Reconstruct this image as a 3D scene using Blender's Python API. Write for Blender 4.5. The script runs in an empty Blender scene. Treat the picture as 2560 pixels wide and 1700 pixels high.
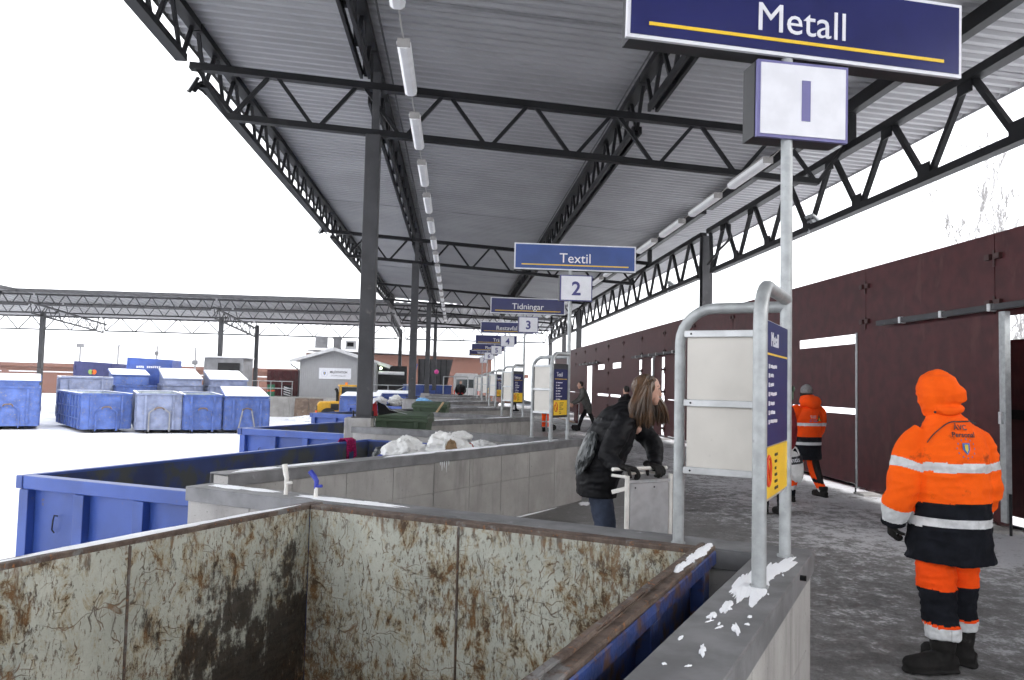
import bpy, bmesh, math, random
from mathutils import Vector, Matrix, noise, kdtree
from mathutils.bvhtree import BVHTree

random.seed(7)
SC = bpy.context.scene
COL = SC.collection
rad = math.radians

# ------------------------------------------------------------------ camera
CAMH = 1.65
cd = bpy.data.cameras.new('camera')
cam = bpy.data.objects.new('camera', cd)
COL.objects.link(cam)
cam.matrix_world = Matrix((
    (0.99705715, -0.02759960, -0.07152136, 0.0),
    (-0.07292044, -0.05354298, -0.99589947, 0.0),
    (0.02365696, 0.99818406, -0.05539799, CAMH),
    (0, 0, 0, 1)))
# columns are right / up / back in world axes
R_ = Vector((0.99705715, -0.07292044, 0.02365696))
U_ = Vector((-0.02759960, -0.05354298, 0.99818406))
B_ = Vector((-0.07152136, -0.99589947, -0.05539799))
cam.matrix_world = Matrix(((R_.x, U_.x, B_.x, 0), (R_.y, U_.y, B_.y, 0), (R_.z, U_.z, B_.z, CAMH), (0, 0, 0, 1)))
cd.sensor_width = 36.0
cd.lens = 36.0 * 1953.0 / 2560.0
cd.clip_end = 900.0
cd.clip_start = 0.05
SC.camera = cam

# ------------------------------------------------------------------ overcast sky, weak wide sun, exposure
SUN_EL, SUN_AZ = 33.0, 108.0            # degrees; azimuth clockwise from +Y
world = bpy.data.worlds.new('World')
SC.world = world
world.use_nodes = True
wn = world.node_tree.nodes
wl = world.node_tree.links
wn.clear()
w_out = wn.new('ShaderNodeOutputWorld')
w_bg = wn.new('ShaderNodeBackground')
w_sky = wn.new('ShaderNodeTexSky')
w_sky.sky_type = 'NISHITA'
w_sky.sun_disc = False
w_sky.sun_elevation = rad(SUN_EL)
w_sky.sun_rotation = rad(SUN_AZ)
w_sky.air_density = 1.0
w_sky.dust_density = 2.0
w_sky.ozone_density = 1.0
w_hs = wn.new('ShaderNodeHueSaturation')
w_hs.inputs['Saturation'].default_value = 0.10     # thick cloud: almost no blue
wl.new(w_sky.outputs[0], w_hs.inputs['Color'])
w_mx = wn.new('ShaderNodeMix'); w_mx.data_type = 'RGBA'      # even cloud layer over the clear-sky gradient
w_mx.inputs[0].default_value = 0.85
w_mx.inputs[7].default_value = (4.2, 4.3, 4.5, 1)
wl.new(w_hs.outputs[0], w_mx.inputs[6])
wl.new(w_mx.outputs[2], w_bg.inputs['Color'])
w_bg.inputs['Strength'].default_value = 0.15
wl.new(w_bg.outputs[0], w_out.inputs['Surface'])

sd = bpy.data.lights.new('sun', 'SUN')
sd.energy = 0.8
sd.angle = rad(40)
sd.color = (1.0, 0.97, 0.93)
sun = bpy.data.objects.new('sun', sd)
COL.objects.link(sun)
_a, _e = rad(SUN_AZ), rad(SUN_EL)
sun_dir = Vector((math.sin(_a) * math.cos(_e), math.cos(_a) * math.cos(_e), math.sin(_e)))
sun.rotation_euler = sun_dir.to_track_quat('Z', 'Y').to_euler()

SC.view_settings.view_transform = 'Standard'
SC.view_settings.look = 'None'
SC.view_settings.gamma = 1.0
SC.view_settings.use_curve_mapping = False
SC.view_settings.exposure = 2.0
SC.render.engine = 'CYCLES'
SC.cycles.use_denoising = True
SC.cycles.max_bounces = 5
SC.cycles.diffuse_bounces = 4
SC.cycles.glossy_bounces = 2
SC.cycles.volume_bounces = 0
SC.cycles.use_adaptive_sampling = True
SC.cycles.adaptive_threshold = 0.045
SC.cycles.caustics_reflective = False
SC.cycles.caustics_refractive = False
SC.cycles.sample_clamp_indirect = 6.0

# ------------------------------------------------------------------ helpers
def V(*a):
    return Vector(a[0]) if len(a) == 1 else Vector(a)

class MB:
    """collects shapes, then builds ONE mesh object"""
    def __init__(s):
        s.v, s.f, s.m = [], [], []
    def add(s, vs, fs, mi=0):
        o = len(s.v)
        s.v += [tuple(v) for v in vs]
        s.f += [tuple(i + o for i in f) for f in fs]
        s.m += [mi] * len(fs)
        return s
    def box(s, c, d, rz=0.0, mi=0, M=None):
        hx, hy, hz = d[0] / 2, d[1] / 2, d[2] / 2
        vs = [Vector((x * hx, y * hy, z * hz)) for z in (-1, 1) for y in (-1, 1) for x in (-1, 1)]
        if M is None:
            M = Matrix.Rotation(rz, 3, 'Z')
        vs = [M @ v + Vector(c) for v in vs]
        return s.add(vs, [(0, 2, 3, 1), (4, 5, 7, 6), (0, 1, 5, 4), (2, 6, 7, 3), (0, 4, 6, 2), (1, 3, 7, 5)], mi)
    def bar(s, a, b, w, h, up=(0, 0, 1), mi=0):
        a, b = Vector(a), Vector(b)
        t = (b - a); L = t.length; t.normalize()
        sd_ = t.cross(Vector(up))
        if sd_.length < 1e-4:
            sd_ = t.cross(Vector((1, 0, 0)))
        sd_.normalize()
        u = sd_.cross(t)
        M = Matrix((sd_, t, u)).transposed()
        return s.box((a + b) / 2, (w, L, h), mi=mi, M=M)
    def tube(s, pts, r, seg=10, mi=0, cap=True):
        pts = [Vector(p) for p in pts]
        n = len(pts)
        rs = r if isinstance(r, (list, tuple)) else [r] * n
        vs, fs = [], []
        ref = None
        for i, p in enumerate(pts):
            t = (pts[min(i + 1, n - 1)] - pts[max(i - 1, 0)]).normalized()
            if ref is None:
                ref = t.cross(Vector((0, 0, 1)))
                if ref.length < 1e-3:
                    ref = Vector((1, 0, 0))
            ref = (ref - t * ref.dot(t)).normalized()
            b = t.cross(ref)
            for k in range(seg):
                a = 2 * math.pi * k / seg
                vs.append(p + (ref * math.cos(a) + b * math.sin(a)) * rs[i])
        for i in range(n - 1):
            for k in range(seg):
                k2 = (k + 1) % seg
                fs.append((i * seg + k, i * seg + k2, (i + 1) * seg + k2, (i + 1) * seg + k))
        if cap:
            fs.append(tuple(reversed(range(seg))))
            fs.append(tuple((n - 1) * seg + k for k in range(seg)))
        return s.add(vs, fs, mi)
    def prism(s, poly, z0, z1, mi=0):
        n = len(poly)
        vs = [(p[0], p[1], z0) for p in poly] + [(p[0], p[1], z1) for p in poly]
        fs = [tuple(reversed(range(n))), tuple(range(n, 2 * n))]
        fs += [(i, (i + 1) % n, n + (i + 1) % n, n + i) for i in range(n)]
        return s.add(vs, fs, mi)
    def extr(s, poly, d, mi=0):
        """3-D polygon pushed along d"""
        n = len(poly); d = Vector(d)
        vs = [Vector(p) for p in poly] + [Vector(p) + d for p in poly]
        fs = [tuple(reversed(range(n))), tuple(range(n, 2 * n))]
        fs += [(i, (i + 1) % n, n + (i + 1) % n, n + i) for i in range(n)]
        return s.add(vs, fs, mi)
    def ball(s, c, r, mi=0, nu=14, nv=9):
        c = Vector(c)
        if not isinstance(r, (list, tuple)):
            r = (r, r, r)
        vs, fs = [c + Vector((0, 0, -r[2]))], []
        for j in range(1, nv):
            a = math.pi * j / nv - math.pi / 2
            for i in range(nu):
                b = 2 * math.pi * i / nu
                vs.append(c + Vector((r[0] * math.cos(a) * math.cos(b), r[1] * math.cos(a) * math.sin(b), r[2] * math.sin(a))))
        vs.append(c + Vector((0, 0, r[2])))
        top = len(vs) - 1
        for i in range(nu):
            fs.append((0, 1 + (i + 1) % nu, 1 + i))
            fs.append((top, top - nu + i, top - nu + (i + 1) % nu))
        for j in range(nv - 2):
            for i in range(nu):
                a0 = 1 + j * nu
                fs.append((a0 + i, a0 + (i + 1) % nu, a0 + nu + (i + 1) % nu, a0 + nu + i))
        return s.add(vs, fs, mi)
    def mesh(s, name, mats, smooth=False):
        me = bpy.data.meshes.new(name)
        me.from_pydata(s.v, [], s.f)
        for m in (mats if isinstance(mats, (list, tuple)) else [mats]):
            me.materials.append(m)
        if any(s.m):
            me.polygons.foreach_set('material_index', s.m)
        if smooth:
            me.polygons.foreach_set('use_smooth', [True] * len(s.f))
        bm = bmesh.new(); bm.from_mesh(me)
        bmesh.ops.recalc_face_normals(bm, faces=bm.faces)
        bm.to_mesh(me); bm.free()
        me.update()
        return me
    def build(s, name, mats, parent=None, smooth=False, bev=0.0, bseg=2):
        o = bpy.data.objects.new(name, s.mesh(name, mats, smooth))
        COL.objects.link(o)
        o.parent = parent
        if smooth:
            auto_smooth(o)
        if bev:
            md = o.modifiers.new('bevel', 'BEVEL')
            md.width = bev; md.segments = bseg; md.limit_method = 'ANGLE'; md.angle_limit = rad(40)
            md.harden_normals = False
        return o

def auto_smooth(o, ang=42):
    me = o.data
    bm = bmesh.new(); bm.from_mesh(me)
    for e in bm.edges:
        if len(e.link_faces) == 2 and e.calc_face_angle(0) > rad(ang):
            e.smooth = False
    bm.to_mesh(me); bm.free()

def share(name, me, parent, M=None):
    o = bpy.data.objects.new(name, me)
    COL.objects.link(o)
    o.parent = parent
    if M is not None:
        o.matrix_local = M
    return o

def tag(o, label=None, cat=None, group=None, kind=None):
    if label: o['label'] = label
    if cat: o['category'] = cat
    if group: o['group'] = group
    if kind: o['kind'] = kind
    return o

def thing(name, label, cat, loc=(0, 0, 0), rz=0.0, group=None):
    o = bpy.data.objects.new(name, None)
    COL.objects.link(o)
    o.empty_display_size = 0.2
    o.location = loc
    o.rotation_euler = (0, 0, rz)
    return tag(o, label, cat, group)

def copy_tree(o, parent=None):
    c = o.copy()
    COL.objects.link(c)
    c.parent = parent
    for ch in list(o.children):
        copy_tree(ch, c)
    return c

ORD = ['nearest', 'second', 'third', 'fourth', 'fifth', 'sixth', 'seventh', 'eighth', 'ninth', 'tenth', 'eleventh', 'twelfth', 'thirteenth', 'fourteenth', 'fifteenth', 'sixteenth', 'seventeenth', 'eighteenth']

def bar_matrix(a, b):
    a, b = Vector(a), Vector(b)
    t = (b - a).normalized()
    sd_ = t.cross(Vector((0, 0, 1)))
    if sd_.length < 1e-4: sd_ = Vector((1, 0, 0))
    sd_.normalize()
    u = sd_.cross(t)
    M = Matrix((sd_, t, u)).transposed().to_4x4()
    M.translation = (a + b) / 2
    return M

# ------------------------------------------------------------------ materials
def new_mat(name):
    m = bpy.data.materials.new(name)
    m.use_nodes = True
    nt = m.node_tree
    b = nt.nodes['Principled BSDF']
    return m, nt, b

def N(nt, t, **kw):
    n = nt.nodes.new(t)
    for k, v in kw.items():
        setattr(n, k, v)
    return n

def coords(nt, per_object=True):
    tc = N(nt, 'ShaderNodeTexCoord')
    if not per_object:
        return tc.outputs['Object']
    oi = N(nt, 'ShaderNodeObjectInfo')
    mu = N(nt, 'ShaderNodeMath', operation='MULTIPLY'); mu.inputs[1].default_value = 37.0
    nt.links.new(oi.outputs['Random'], mu.inputs[0])
    ad = N(nt, 'ShaderNodeVectorMath', operation='ADD')
    nt.links.new(tc.outputs['Object'], ad.inputs[0])
    nt.links.new(mu.outputs[0], ad.inputs[1])
    return ad.outputs[0]

def noise_n(nt, vec, scale, detail=4.0, rough=0.55, stretch=None, dist=0.0):
    if stretch:
        mp = N(nt, 'ShaderNodeMapping')
        mp.inputs['Scale'].default_value = stretch
        nt.links.new(vec, mp.inputs[0]); vec = mp.outputs[0]
    n = N(nt, 'ShaderNodeTexNoise')
    n.inputs['Scale'].default_value = scale
    n.inputs['Detail'].default_value = detail
    n.inputs['Roughness'].default_value = rough
    n.inputs['Distortion'].default_value = dist
    nt.links.new(vec, n.inputs['Vector'])
    return n.outputs['Fac']

def ramp(nt, fac, lo, hi):
    r = N(nt, 'ShaderNodeMapRange', interpolation_type='SMOOTHSTEP')
    r.inputs['From Min'].default_value = lo
    r.inputs['From Max'].default_value = hi
    nt.links.new(fac, r.inputs['Value'])
    return r.outputs[0]

def mathn(nt, op, a, b=None):
    n = N(nt, 'ShaderNodeMath', operation=op)
    for i, x in enumerate((a, b)):
        if x is None: continue
        if isinstance(x, (int, float)): n.inputs[i].default_value = x
        else: nt.links.new(x, n.inputs[i])
    n.use_clamp = False
    return n.outputs[0]

def mixc(nt, fac, a, b):
    n = N(nt, 'ShaderNodeMix', data_type='RGBA')
    if isinstance(fac, (int, float)): n.inputs[0].default_value = fac
    else: nt.links.new(fac, n.inputs[0])
    for i, x in ((6, a), (7, b)):
        if isinstance(x, tuple): n.inputs[i].default_value = (*x[:3], 1)
        else: nt.links.new(x, n.inputs[i])
    return n.outputs[2]

def bump(nt, b, h, strength, dist=0.01):
    n = N(nt, 'ShaderNodeBump')
    n.inputs['Strength'].default_value = strength
    n.inputs['Distance'].default_value = dist
    nt.links.new(h, n.inputs['Height'])
    nt.links.new(n.outputs[0], b.inputs['Normal'])

def mat(name, col, rough=0.6, metal=0.0, var=0.18, scale=4.0, dirt=None, dirt_amt=0.5, dirt_scale=7.0, stretch=None, bmp=0.0, bscale=40.0, spec=0.4, per_object=True):
    m, nt, b = new_mat(name)
    vec = coords(nt, per_object)
    n1 = noise_n(nt, vec, scale, 5)
    lo = tuple(c * (1 - var) for c in col); hi = tuple(min(1, c * (1 + var)) for c in col)
    c = mixc(nt, ramp(nt, n1, 0.3, 0.7), lo, hi)
    if dirt:
        n2 = noise_n(nt, vec, dirt_scale, 8, 0.65, stretch)
        c = mixc(nt, ramp(nt, n2, 0.72 - 0.3 * dirt_amt, 0.80 - 0.22 * dirt_amt), c, dirt)
    nt.links.new(c, b.inputs['Base Color'])
    b.inputs['Roughness'].default_value = rough
    b.inputs['Metallic'].default_value = metal
    b.inputs['Specular IOR Level'].default_value = spec
    if bmp:
        bump(nt, b, noise_n(nt, vec, bscale, 5), bmp)
    return m

MT = {}
MT['steel'] = mat('dark steel paint', (0.008, 0.008, 0.0095), 0.55, 0, 0.25, 3, spec=0.2)
MT['steel_col'] = mat('column paint', (0.040, 0.040, 0.044), 0.55, 0, 0.2, 3, dirt=(0.10, 0.095, 0.09), dirt_amt=0.4, bmp=0.1)
MT['roof'] = mat('galvanised roof sheet', (0.285, 0.285, 0.295), 0.5, 0.0, 0.10, 0.6, dirt=(0.25, 0.25, 0.255), dirt_amt=0.3, dirt_scale=2.0, stretch=(0.3, 3, 1))
MT['galv'] = mat('galvanised tube', (0.36, 0.375, 0.38), 0.45, 0.35, 0.14, 16, dirt=(0.26, 0.265, 0.27), dirt_amt=0.35, dirt_scale=34, bmp=0.05, bscale=60)
MT['alu'] = mat('aluminium', (0.50, 0.51, 0.52), 0.4, 0.5, 0.12, 10)
MT['white_panel'] = mat('white panel', (0.66, 0.63, 0.58), 0.45, 0, 0.04, 6, dirt=(0.5, 0.48, 0.44), dirt_amt=0.25, dirt_scale=14)
MT['sign_blue'] = mat('sign blue', (0.020, 0.023, 0.105), 0.2, 0, 0.1, 3, spec=0.35)
MT['sign_blue_pale'] = mat('faded sign blue', (0.036, 0.075, 0.25), 0.25, 0, 0.1, 3, spec=0.35)
MT['board_blue'] = mat('matt board blue', (0.022, 0.026, 0.10), 0.55, 0, 0.1, 3, spec=0.15)
MT['sign_white'] = mat('sign white', (0.74, 0.74, 0.78), 0.35, 0, 0.05, 8)
MT['sign_yellow'] = mat('sign yellow', (0.80, 0.52, 0.03), 0.4, 0, 0.06, 8)
MT['sign_red'] = mat('sign red', (0.62, 0.06, 0.02), 0.4, 0, 0.05, 8)
MT['ink'] = mat('dark ink', (0.02, 0.02, 0.025), 0.5, 0, 0.05, 8)
MT['ink_blue'] = mat('blue ink', (0.055, 0.055, 0.20), 0.4, 0, 0.05, 8)
MT['ink_purple'] = mat('faded blue ink', (0.16, 0.15, 0.33), 0.4, 0, 0.05, 8)
MT['sign_back'] = mat('sign housing', (0.035, 0.035, 0.038), 0.5, 0, 0.1, 6)
MT['cap'] = mat('grey steel capping', (0.16, 0.16, 0.165), 0.6, 0.0, 0.25, 5, dirt=(0.32, 0.32, 0.33), dirt_amt=0.35, dirt_scale=6, bmp=0.15, bscale=30)
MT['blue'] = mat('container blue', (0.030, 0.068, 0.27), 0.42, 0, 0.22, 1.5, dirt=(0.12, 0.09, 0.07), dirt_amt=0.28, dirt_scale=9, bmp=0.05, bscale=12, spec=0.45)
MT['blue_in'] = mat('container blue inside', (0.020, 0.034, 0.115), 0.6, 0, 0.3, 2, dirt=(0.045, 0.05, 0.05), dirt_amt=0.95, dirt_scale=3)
MT['blue_pale'] = mat('weathered container blue', (0.062, 0.110, 0.32), 0.5, 0, 0.25, 2.5, dirt=(0.20, 0.185, 0.18), dirt_amt=0.55, dirt_scale=13, bmp=0.05)
MT['blue_grey'] = mat('worn blue grey', (0.19, 0.22, 0.33), 0.55, 0, 0.25, 2.5, dirt=(0.3, 0.28, 0.26), dirt_amt=0.5, dirt_scale=9)
MT['pale_in'] = mat('pale worn inside', (0.36, 0.41, 0.44), 0.6, 0, 0.2, 2.5, dirt=(0.16, 0.14, 0.12), dirt_amt=0.5, dirt_scale=8)
MT['fence'] = mat('brown red fence panel', (0.060, 0.0125, 0.0145), 0.5, 0, 0.22, 5, dirt=(0.078, 0.024, 0.024), dirt_amt=0.5, dirt_scale=4, stretch=(1, 1, 0.3), bmp=0.08, bscale=9, spec=0.25)
MT['fence_post'] = mat('fence post brown', (0.045, 0.015, 0.014), 0.5, 0, 0.2, 6)
MT['black'] = mat('black rubber', (0.012, 0.012, 0.012), 0.75, 0, 0.2, 20, spec=0.3)
MT['dark_open'] = mat('dark interior', (0.012, 0.012, 0.013), 0.9, 0, 0.2, 3)
MT['glass'] = mat('cab glass', (0.03, 0.04, 0.045), 0.06, 0, 0.1, 3, spec=0.9)
MT['yellow'] = mat('machine yellow', (0.62, 0.33, 0.015), 0.4, 0, 0.12, 5, dirt=(0.2, 0.13, 0.05), dirt_amt=0.3)
MT['orange_plastic'] = mat('orange plastic', (0.85, 0.14, 0.01), 0.4, 0, 0.08, 8)
MT['green_bin'] = mat('green plastic', (0.040, 0.066, 0.036), 0.5, 0, 0.15, 6)
MT['green_drum'] = mat('green drum', (0.02, 0.16, 0.08), 0.4, 0, 0.15, 6)
MT['house'] = mat('grey cladding', (0.36, 0.36, 0.37), 0.6, 0, 0.06, 3, dirt=(0.28, 0.28, 0.28), dirt_amt=0.3, dirt_scale=3)
MT['house_trim'] = mat('grey white trim', (0.55, 0.55, 0.56), 0.5, 0, 0.08, 4)
MT['stone_grey'] = mat('grey box', (0.2, 0.2, 0.21), 0.6, 0, 0.15, 3)
MT['rust_brown'] = mat('rusty brown plate', (0.17, 0.12, 0.09), 0.8, 0, 0.35, 2.5, dirt=(0.3, 0.27, 0.24), dirt_amt=0.5, dirt_scale=4, bmp=0.2)
MT['wood'] = mat('raw board', (0.42, 0.29, 0.16), 0.7, 0, 0.2, 6, stretch=(1, 12, 1))
MT['lamp'] = mat('lamp diffuser', (0.80, 0.80, 0.81), 0.3, 0, 0.05, 6)
MT['lamp_body'] = mat('lamp housing', (0.30, 0.29, 0.28), 0.5, 0, 0.1, 6)
MT['wire'] = mat('galvanised wire', (0.35, 0.34, 0.32), 0.5, 0.4, 0.1, 6)
MT['snow'] = mat('snow', (0.86, 0.87, 0.90), 0.85, 0, 0.04, 3, bmp=0.5, bscale=14, spec=0.2)
MT['bag_white'] = mat('white plastic bag', (0.70, 0.70, 0.69), 0.45, 0, 0.1, 7, bmp=0.3, bscale=15)
MT['bag_grey'] = mat('grey translucent bag', (0.045, 0.050, 0.052), 0.3, 0, 0.35, 6, bmp=0.4, bscale=18, spec=0.6)
MT['bag_blue'] = mat('light blue bag', (0.20, 0.45, 0.75), 0.4, 0, 0.2, 7)
MT['tan'] = mat('tan cloth', (0.24, 0.16, 0.09), 0.9, 0, 0.2, 12)
MT['red_cloth'] = mat('red cloth', (0.42, 0.02, 0.025), 0.85, 0, 0.2, 10)
MT['scarf'] = mat('magenta knit', (0.26, 0.012, 0.075), 0.9, 0, 0.7, 45, bmp=0.4, bscale=80, spec=0.1)
MT['pink'] = mat('pink plastic', (0.62, 0.06, 0.28), 0.5, 0, 0.1, 10)
MT['hi_orange'] = mat('fluorescent orange cloth', (1.0, 0.115, 0.006), 0.85, 0, 0.10, 5, dirt=(0.42, 0.060, 0.012), dirt_amt=0.34, dirt_scale=4.5, bmp=0.8, bscale=15, spec=0.15, per_object=False)
MT['hi_orange2'] = mat('red orange cloth', (0.95, 0.080, 0.006), 0.85, 0, 0.12, 6, dirt=(0.45, 0.045, 0.01), dirt_amt=0.25, bmp=0.7, bscale=16, spec=0.15)
MT['reflect'] = mat('reflective tape', (0.60, 0.61, 0.62), 0.45, 0, 0.12, 25, dirt=(0.35, 0.35, 0.35), dirt_amt=0.4, dirt_scale=20, stretch=(1, 1, 0.15), per_object=False)
MT['navy'] = mat('navy black cloth', (0.008, 0.009, 0.013), 0.9, 0, 0.25, 14, bmp=0.7, bscale=16, spec=0.15)
MT['black_nylon'] = mat('black nylon', (0.0045, 0.0045, 0.006), 0.6, 0, 0.2, 10, bmp=0.1, bscale=30, spec=0.18)
MT['boot'] = mat('black boot leather', (0.011, 0.010, 0.0095), 0.75, 0, 0.3, 18, dirt=(0.05, 0.048, 0.045), dirt_amt=0.22, bmp=0.3, bscale=50, spec=0.25)
MT['jeans'] = mat('blue jeans', (0.042, 0.052, 0.080), 0.9, 0, 0.3, 9, dirt=(0.07, 0.09, 0.14), dirt_amt=0.45, dirt_scale=6, bmp=0.2, bscale=60, spec=0.15)
MT['skin'] = mat('skin', (0.56, 0.33, 0.25), 0.5, 0, 0.06, 10)
MT['lips'] = mat('lips', (0.42, 0.16, 0.14), 0.5, 0, 0.05, 10)
MT['eye'] = mat('dark eye', (0.03, 0.025, 0.02), 0.3, 0, 0.05, 10)
MT['hair'] = mat('brown hair', (0.060, 0.030, 0.013), 0.42, 0, 0.5, 9, dirt=(0.17, 0.092, 0.036), dirt_amt=0.55, dirt_scale=9, stretch=(1, 1, 0.12), spec=0.5)
MT['dark_hair'] = mat('dark hair', (0.015, 0.013, 0.012), 0.7, 0, 0.2, 12)
MT['knit'] = mat('grey knit', (0.20, 0.20, 0.20), 0.95, 0, 0.25, 60, bmp=0.5, bscale=120, spec=0.1)
MT['grey_coat'] = mat('grey wool coat', (0.10, 0.10, 0.095), 0.95, 0, 0.2, 15, bmp=0.3, bscale=60, spec=0.1)
MT['dark_red'] = mat('dark red jacket', (0.16, 0.01, 0.015), 0.8, 0, 0.2, 12)
MT['dark_cloth'] = mat('dark trousers', (0.018, 0.018, 0.02), 0.9, 0, 0.25, 12)
MT['handle_white'] = mat('white painted lever', (0.68, 0.66, 0.62), 0.4, 0, 0.08, 14)
MT['handle_blue'] = mat('blue painted lever', (0.03, 0.045, 0.33), 0.4, 0, 0.1, 14)
MT['bark'] = mat('frosted bark', (0.30, 0.29, 0.285), 0.9, 0, 0.2, 8)
MT['pole_grey'] = mat('pole grey', (0.25, 0.25, 0.26), 0.5, 0, 0.1, 5)
MT['crest_blue'] = mat('crest blue', (0.06, 0.16, 0.42), 0.6, 0, 0.05, 5)
MT['crest_gold'] = mat('crest gold', (0.65, 0.50, 0.06), 0.6, 0, 0.05, 5)
MT['print_green'] = mat('print green', (0.25, 0.38, 0.10), 0.6, 0, 0.05, 5)
MT['beacon'] = mat('amber beacon', (0.90, 0.25, 0.01), 0.25, 0, 0.05, 5)

def emit_mat(name, col, s):
    m, nt, b = new_mat(name)
    b.inputs['Base Color'].default_value = (*col, 1)
    b.inputs['Emission Color'].default_value = (*col, 1)
    b.inputs['Emission Strength'].default_value = s
    return m
MT['lit'] = emit_mat('lit lamp', (0.75, 1.0, 0.55), 3.0)

def concrete_mat():
    m, nt, b = new_mat('cast concrete')
    vec = N(nt, 'ShaderNodeNewGeometry').outputs['Position']
    n1 = noise_n(nt, vec, 1.6, 6, 0.6)
    n2 = noise_n(nt, vec, 5.0, 6, 0.6, (1, 1, 0.18))
    n3 = noise_n(nt, vec, 55.0, 3, 0.6)
    c = mixc(nt, ramp(nt, n1, 0.3, 0.7), (0.29, 0.28, 0.268), (0.40, 0.388, 0.372))
    c = mixc(nt, mathn(nt, 'MULTIPLY', ramp(nt, n2, 0.52, 0.72), 0.55), c, (0.17, 0.165, 0.16))
    c = mixc(nt, mathn(nt, 'MULTIPLY', ramp(nt, n3, 0.66, 0.72), 0.8), c, (0.11, 0.10, 0.10))
    nt.links.new(c, b.inputs['Base Color'])
    b.inputs['Roughness'].default_value = 0.9
    b.inputs['Specular IOR Level'].default_value = 0.2
    bump(nt, b, n3, 0.25, 0.006)
    return m
MT['concrete'] = concrete_mat()

def brick_mat():
    m, nt, b = new_mat('far brickwork')
    tc = N(nt, 'ShaderNodeTexCoord')
    mp = N(nt, 'ShaderNodeMapping'); mp.inputs['Rotation'].default_value = (rad(90), 0, 0)
    nt.links.new(tc.outputs['Object'], mp.inputs[0])
    br = N(nt, 'ShaderNodeTexBrick')
    br.inputs['Scale'].default_value = 2.2
    br.inputs['Color1'].default_value = (0.115, 0.047, 0.034, 1)
    br.inputs['Color2'].default_value = (0.15, 0.060, 0.042, 1)
    br.inputs['Mortar'].default_value = (0.16, 0.11, 0.09, 1)
    nt.links.new(mp.outputs[0], br.inputs['Vector'])
    n = noise_n(nt, tc.outputs['Object'], 0.6, 5)
    c = mixc(nt, mathn(nt, 'MULTIPLY', ramp(nt, n, 0.35, 0.7), 0.5), br.outputs[0], (0.15, 0.07, 0.05))
    nt.links.new(c, b.inputs['Base Color'])
    b.inputs['Roughness'].default_value = 0.9
    return m
MT['brick'] = brick_mat()

def deck_mat():
    """dark asphalt with trodden slush that lies in smeared patches"""
    m, nt, b = new_mat('slushy asphalt')
    tc = N(nt, 'ShaderNodeTexCoord'); vec = tc.outputs['Object']
    fine = noise_n(nt, vec, 90, 4, 0.7)
    base = mixc(nt, ramp(nt, fine, 0.35, 0.65), (0.060, 0.057, 0.055), (0.125, 0.120, 0.116))
    sp = N(nt, 'ShaderNodeSeparateXYZ'); nt.links.new(vec, sp.inputs[0])
    # more trodden snow towards the fence than beside the walls
    side = ramp(nt, sp.outputs['X'], 0.8, 6.0)
    big = noise_n(nt, vec, 0.55, 4, 0.6)
    p1 = noise_n(nt, vec, 5.5, 10, 0.75, (1, 0.9, 1), 0.2)
    p2 = noise_n(nt, vec, 26, 7, 0.75, (1, 0.8, 1), 0.2)
    s = mathn(nt, 'ADD', mathn(nt, 'MULTIPLY', p1, 0.62), mathn(nt, 'MULTIPLY', p2, 0.38))
    s = mathn(nt, 'ADD', s, mathn(nt, 'MULTIPLY', mathn(nt, 'SUBTRACT', big, 0.5), 0.30))
    s = mathn(nt, 'ADD', s, mathn(nt, 'MULTIPLY', mathn(nt, 'SUBTRACT', side, 0.55), 0.19))
    k1 = ramp(nt, s, 0.37, 0.54)
    k2 = ramp(nt, s, 0.51, 0.60)
    c = mixc(nt, mathn(nt, 'MULTIPLY', k1, 0.7), base, (0.33, 0.325, 0.325))
    c = mixc(nt, mathn(nt, 'MULTIPLY', k2, 0.85), c, (0.58, 0.58, 0.60))
    nt.links.new(c, b.inputs['Base Color'])
    rg = N(nt, 'ShaderNodeMapRange'); nt.links.new(k1, rg.inputs[0])
    rg.inputs['To Min'].default_value = 0.42; rg.inputs['To Max'].default_value = 0.85
    nt.links.new(rg.outputs[0], b.inputs['Roughness'])
    b.inputs['Specular IOR Level'].default_value = 0.35
    h = mathn(nt, 'ADD', mathn(nt, 'MULTIPLY', s, 1.0), mathn(nt, 'MULTIPLY', fine, 0.12))
    bump(nt, b, h, 0.55, 0.03)
    return m
MT['deck'] = deck_mat()

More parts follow.
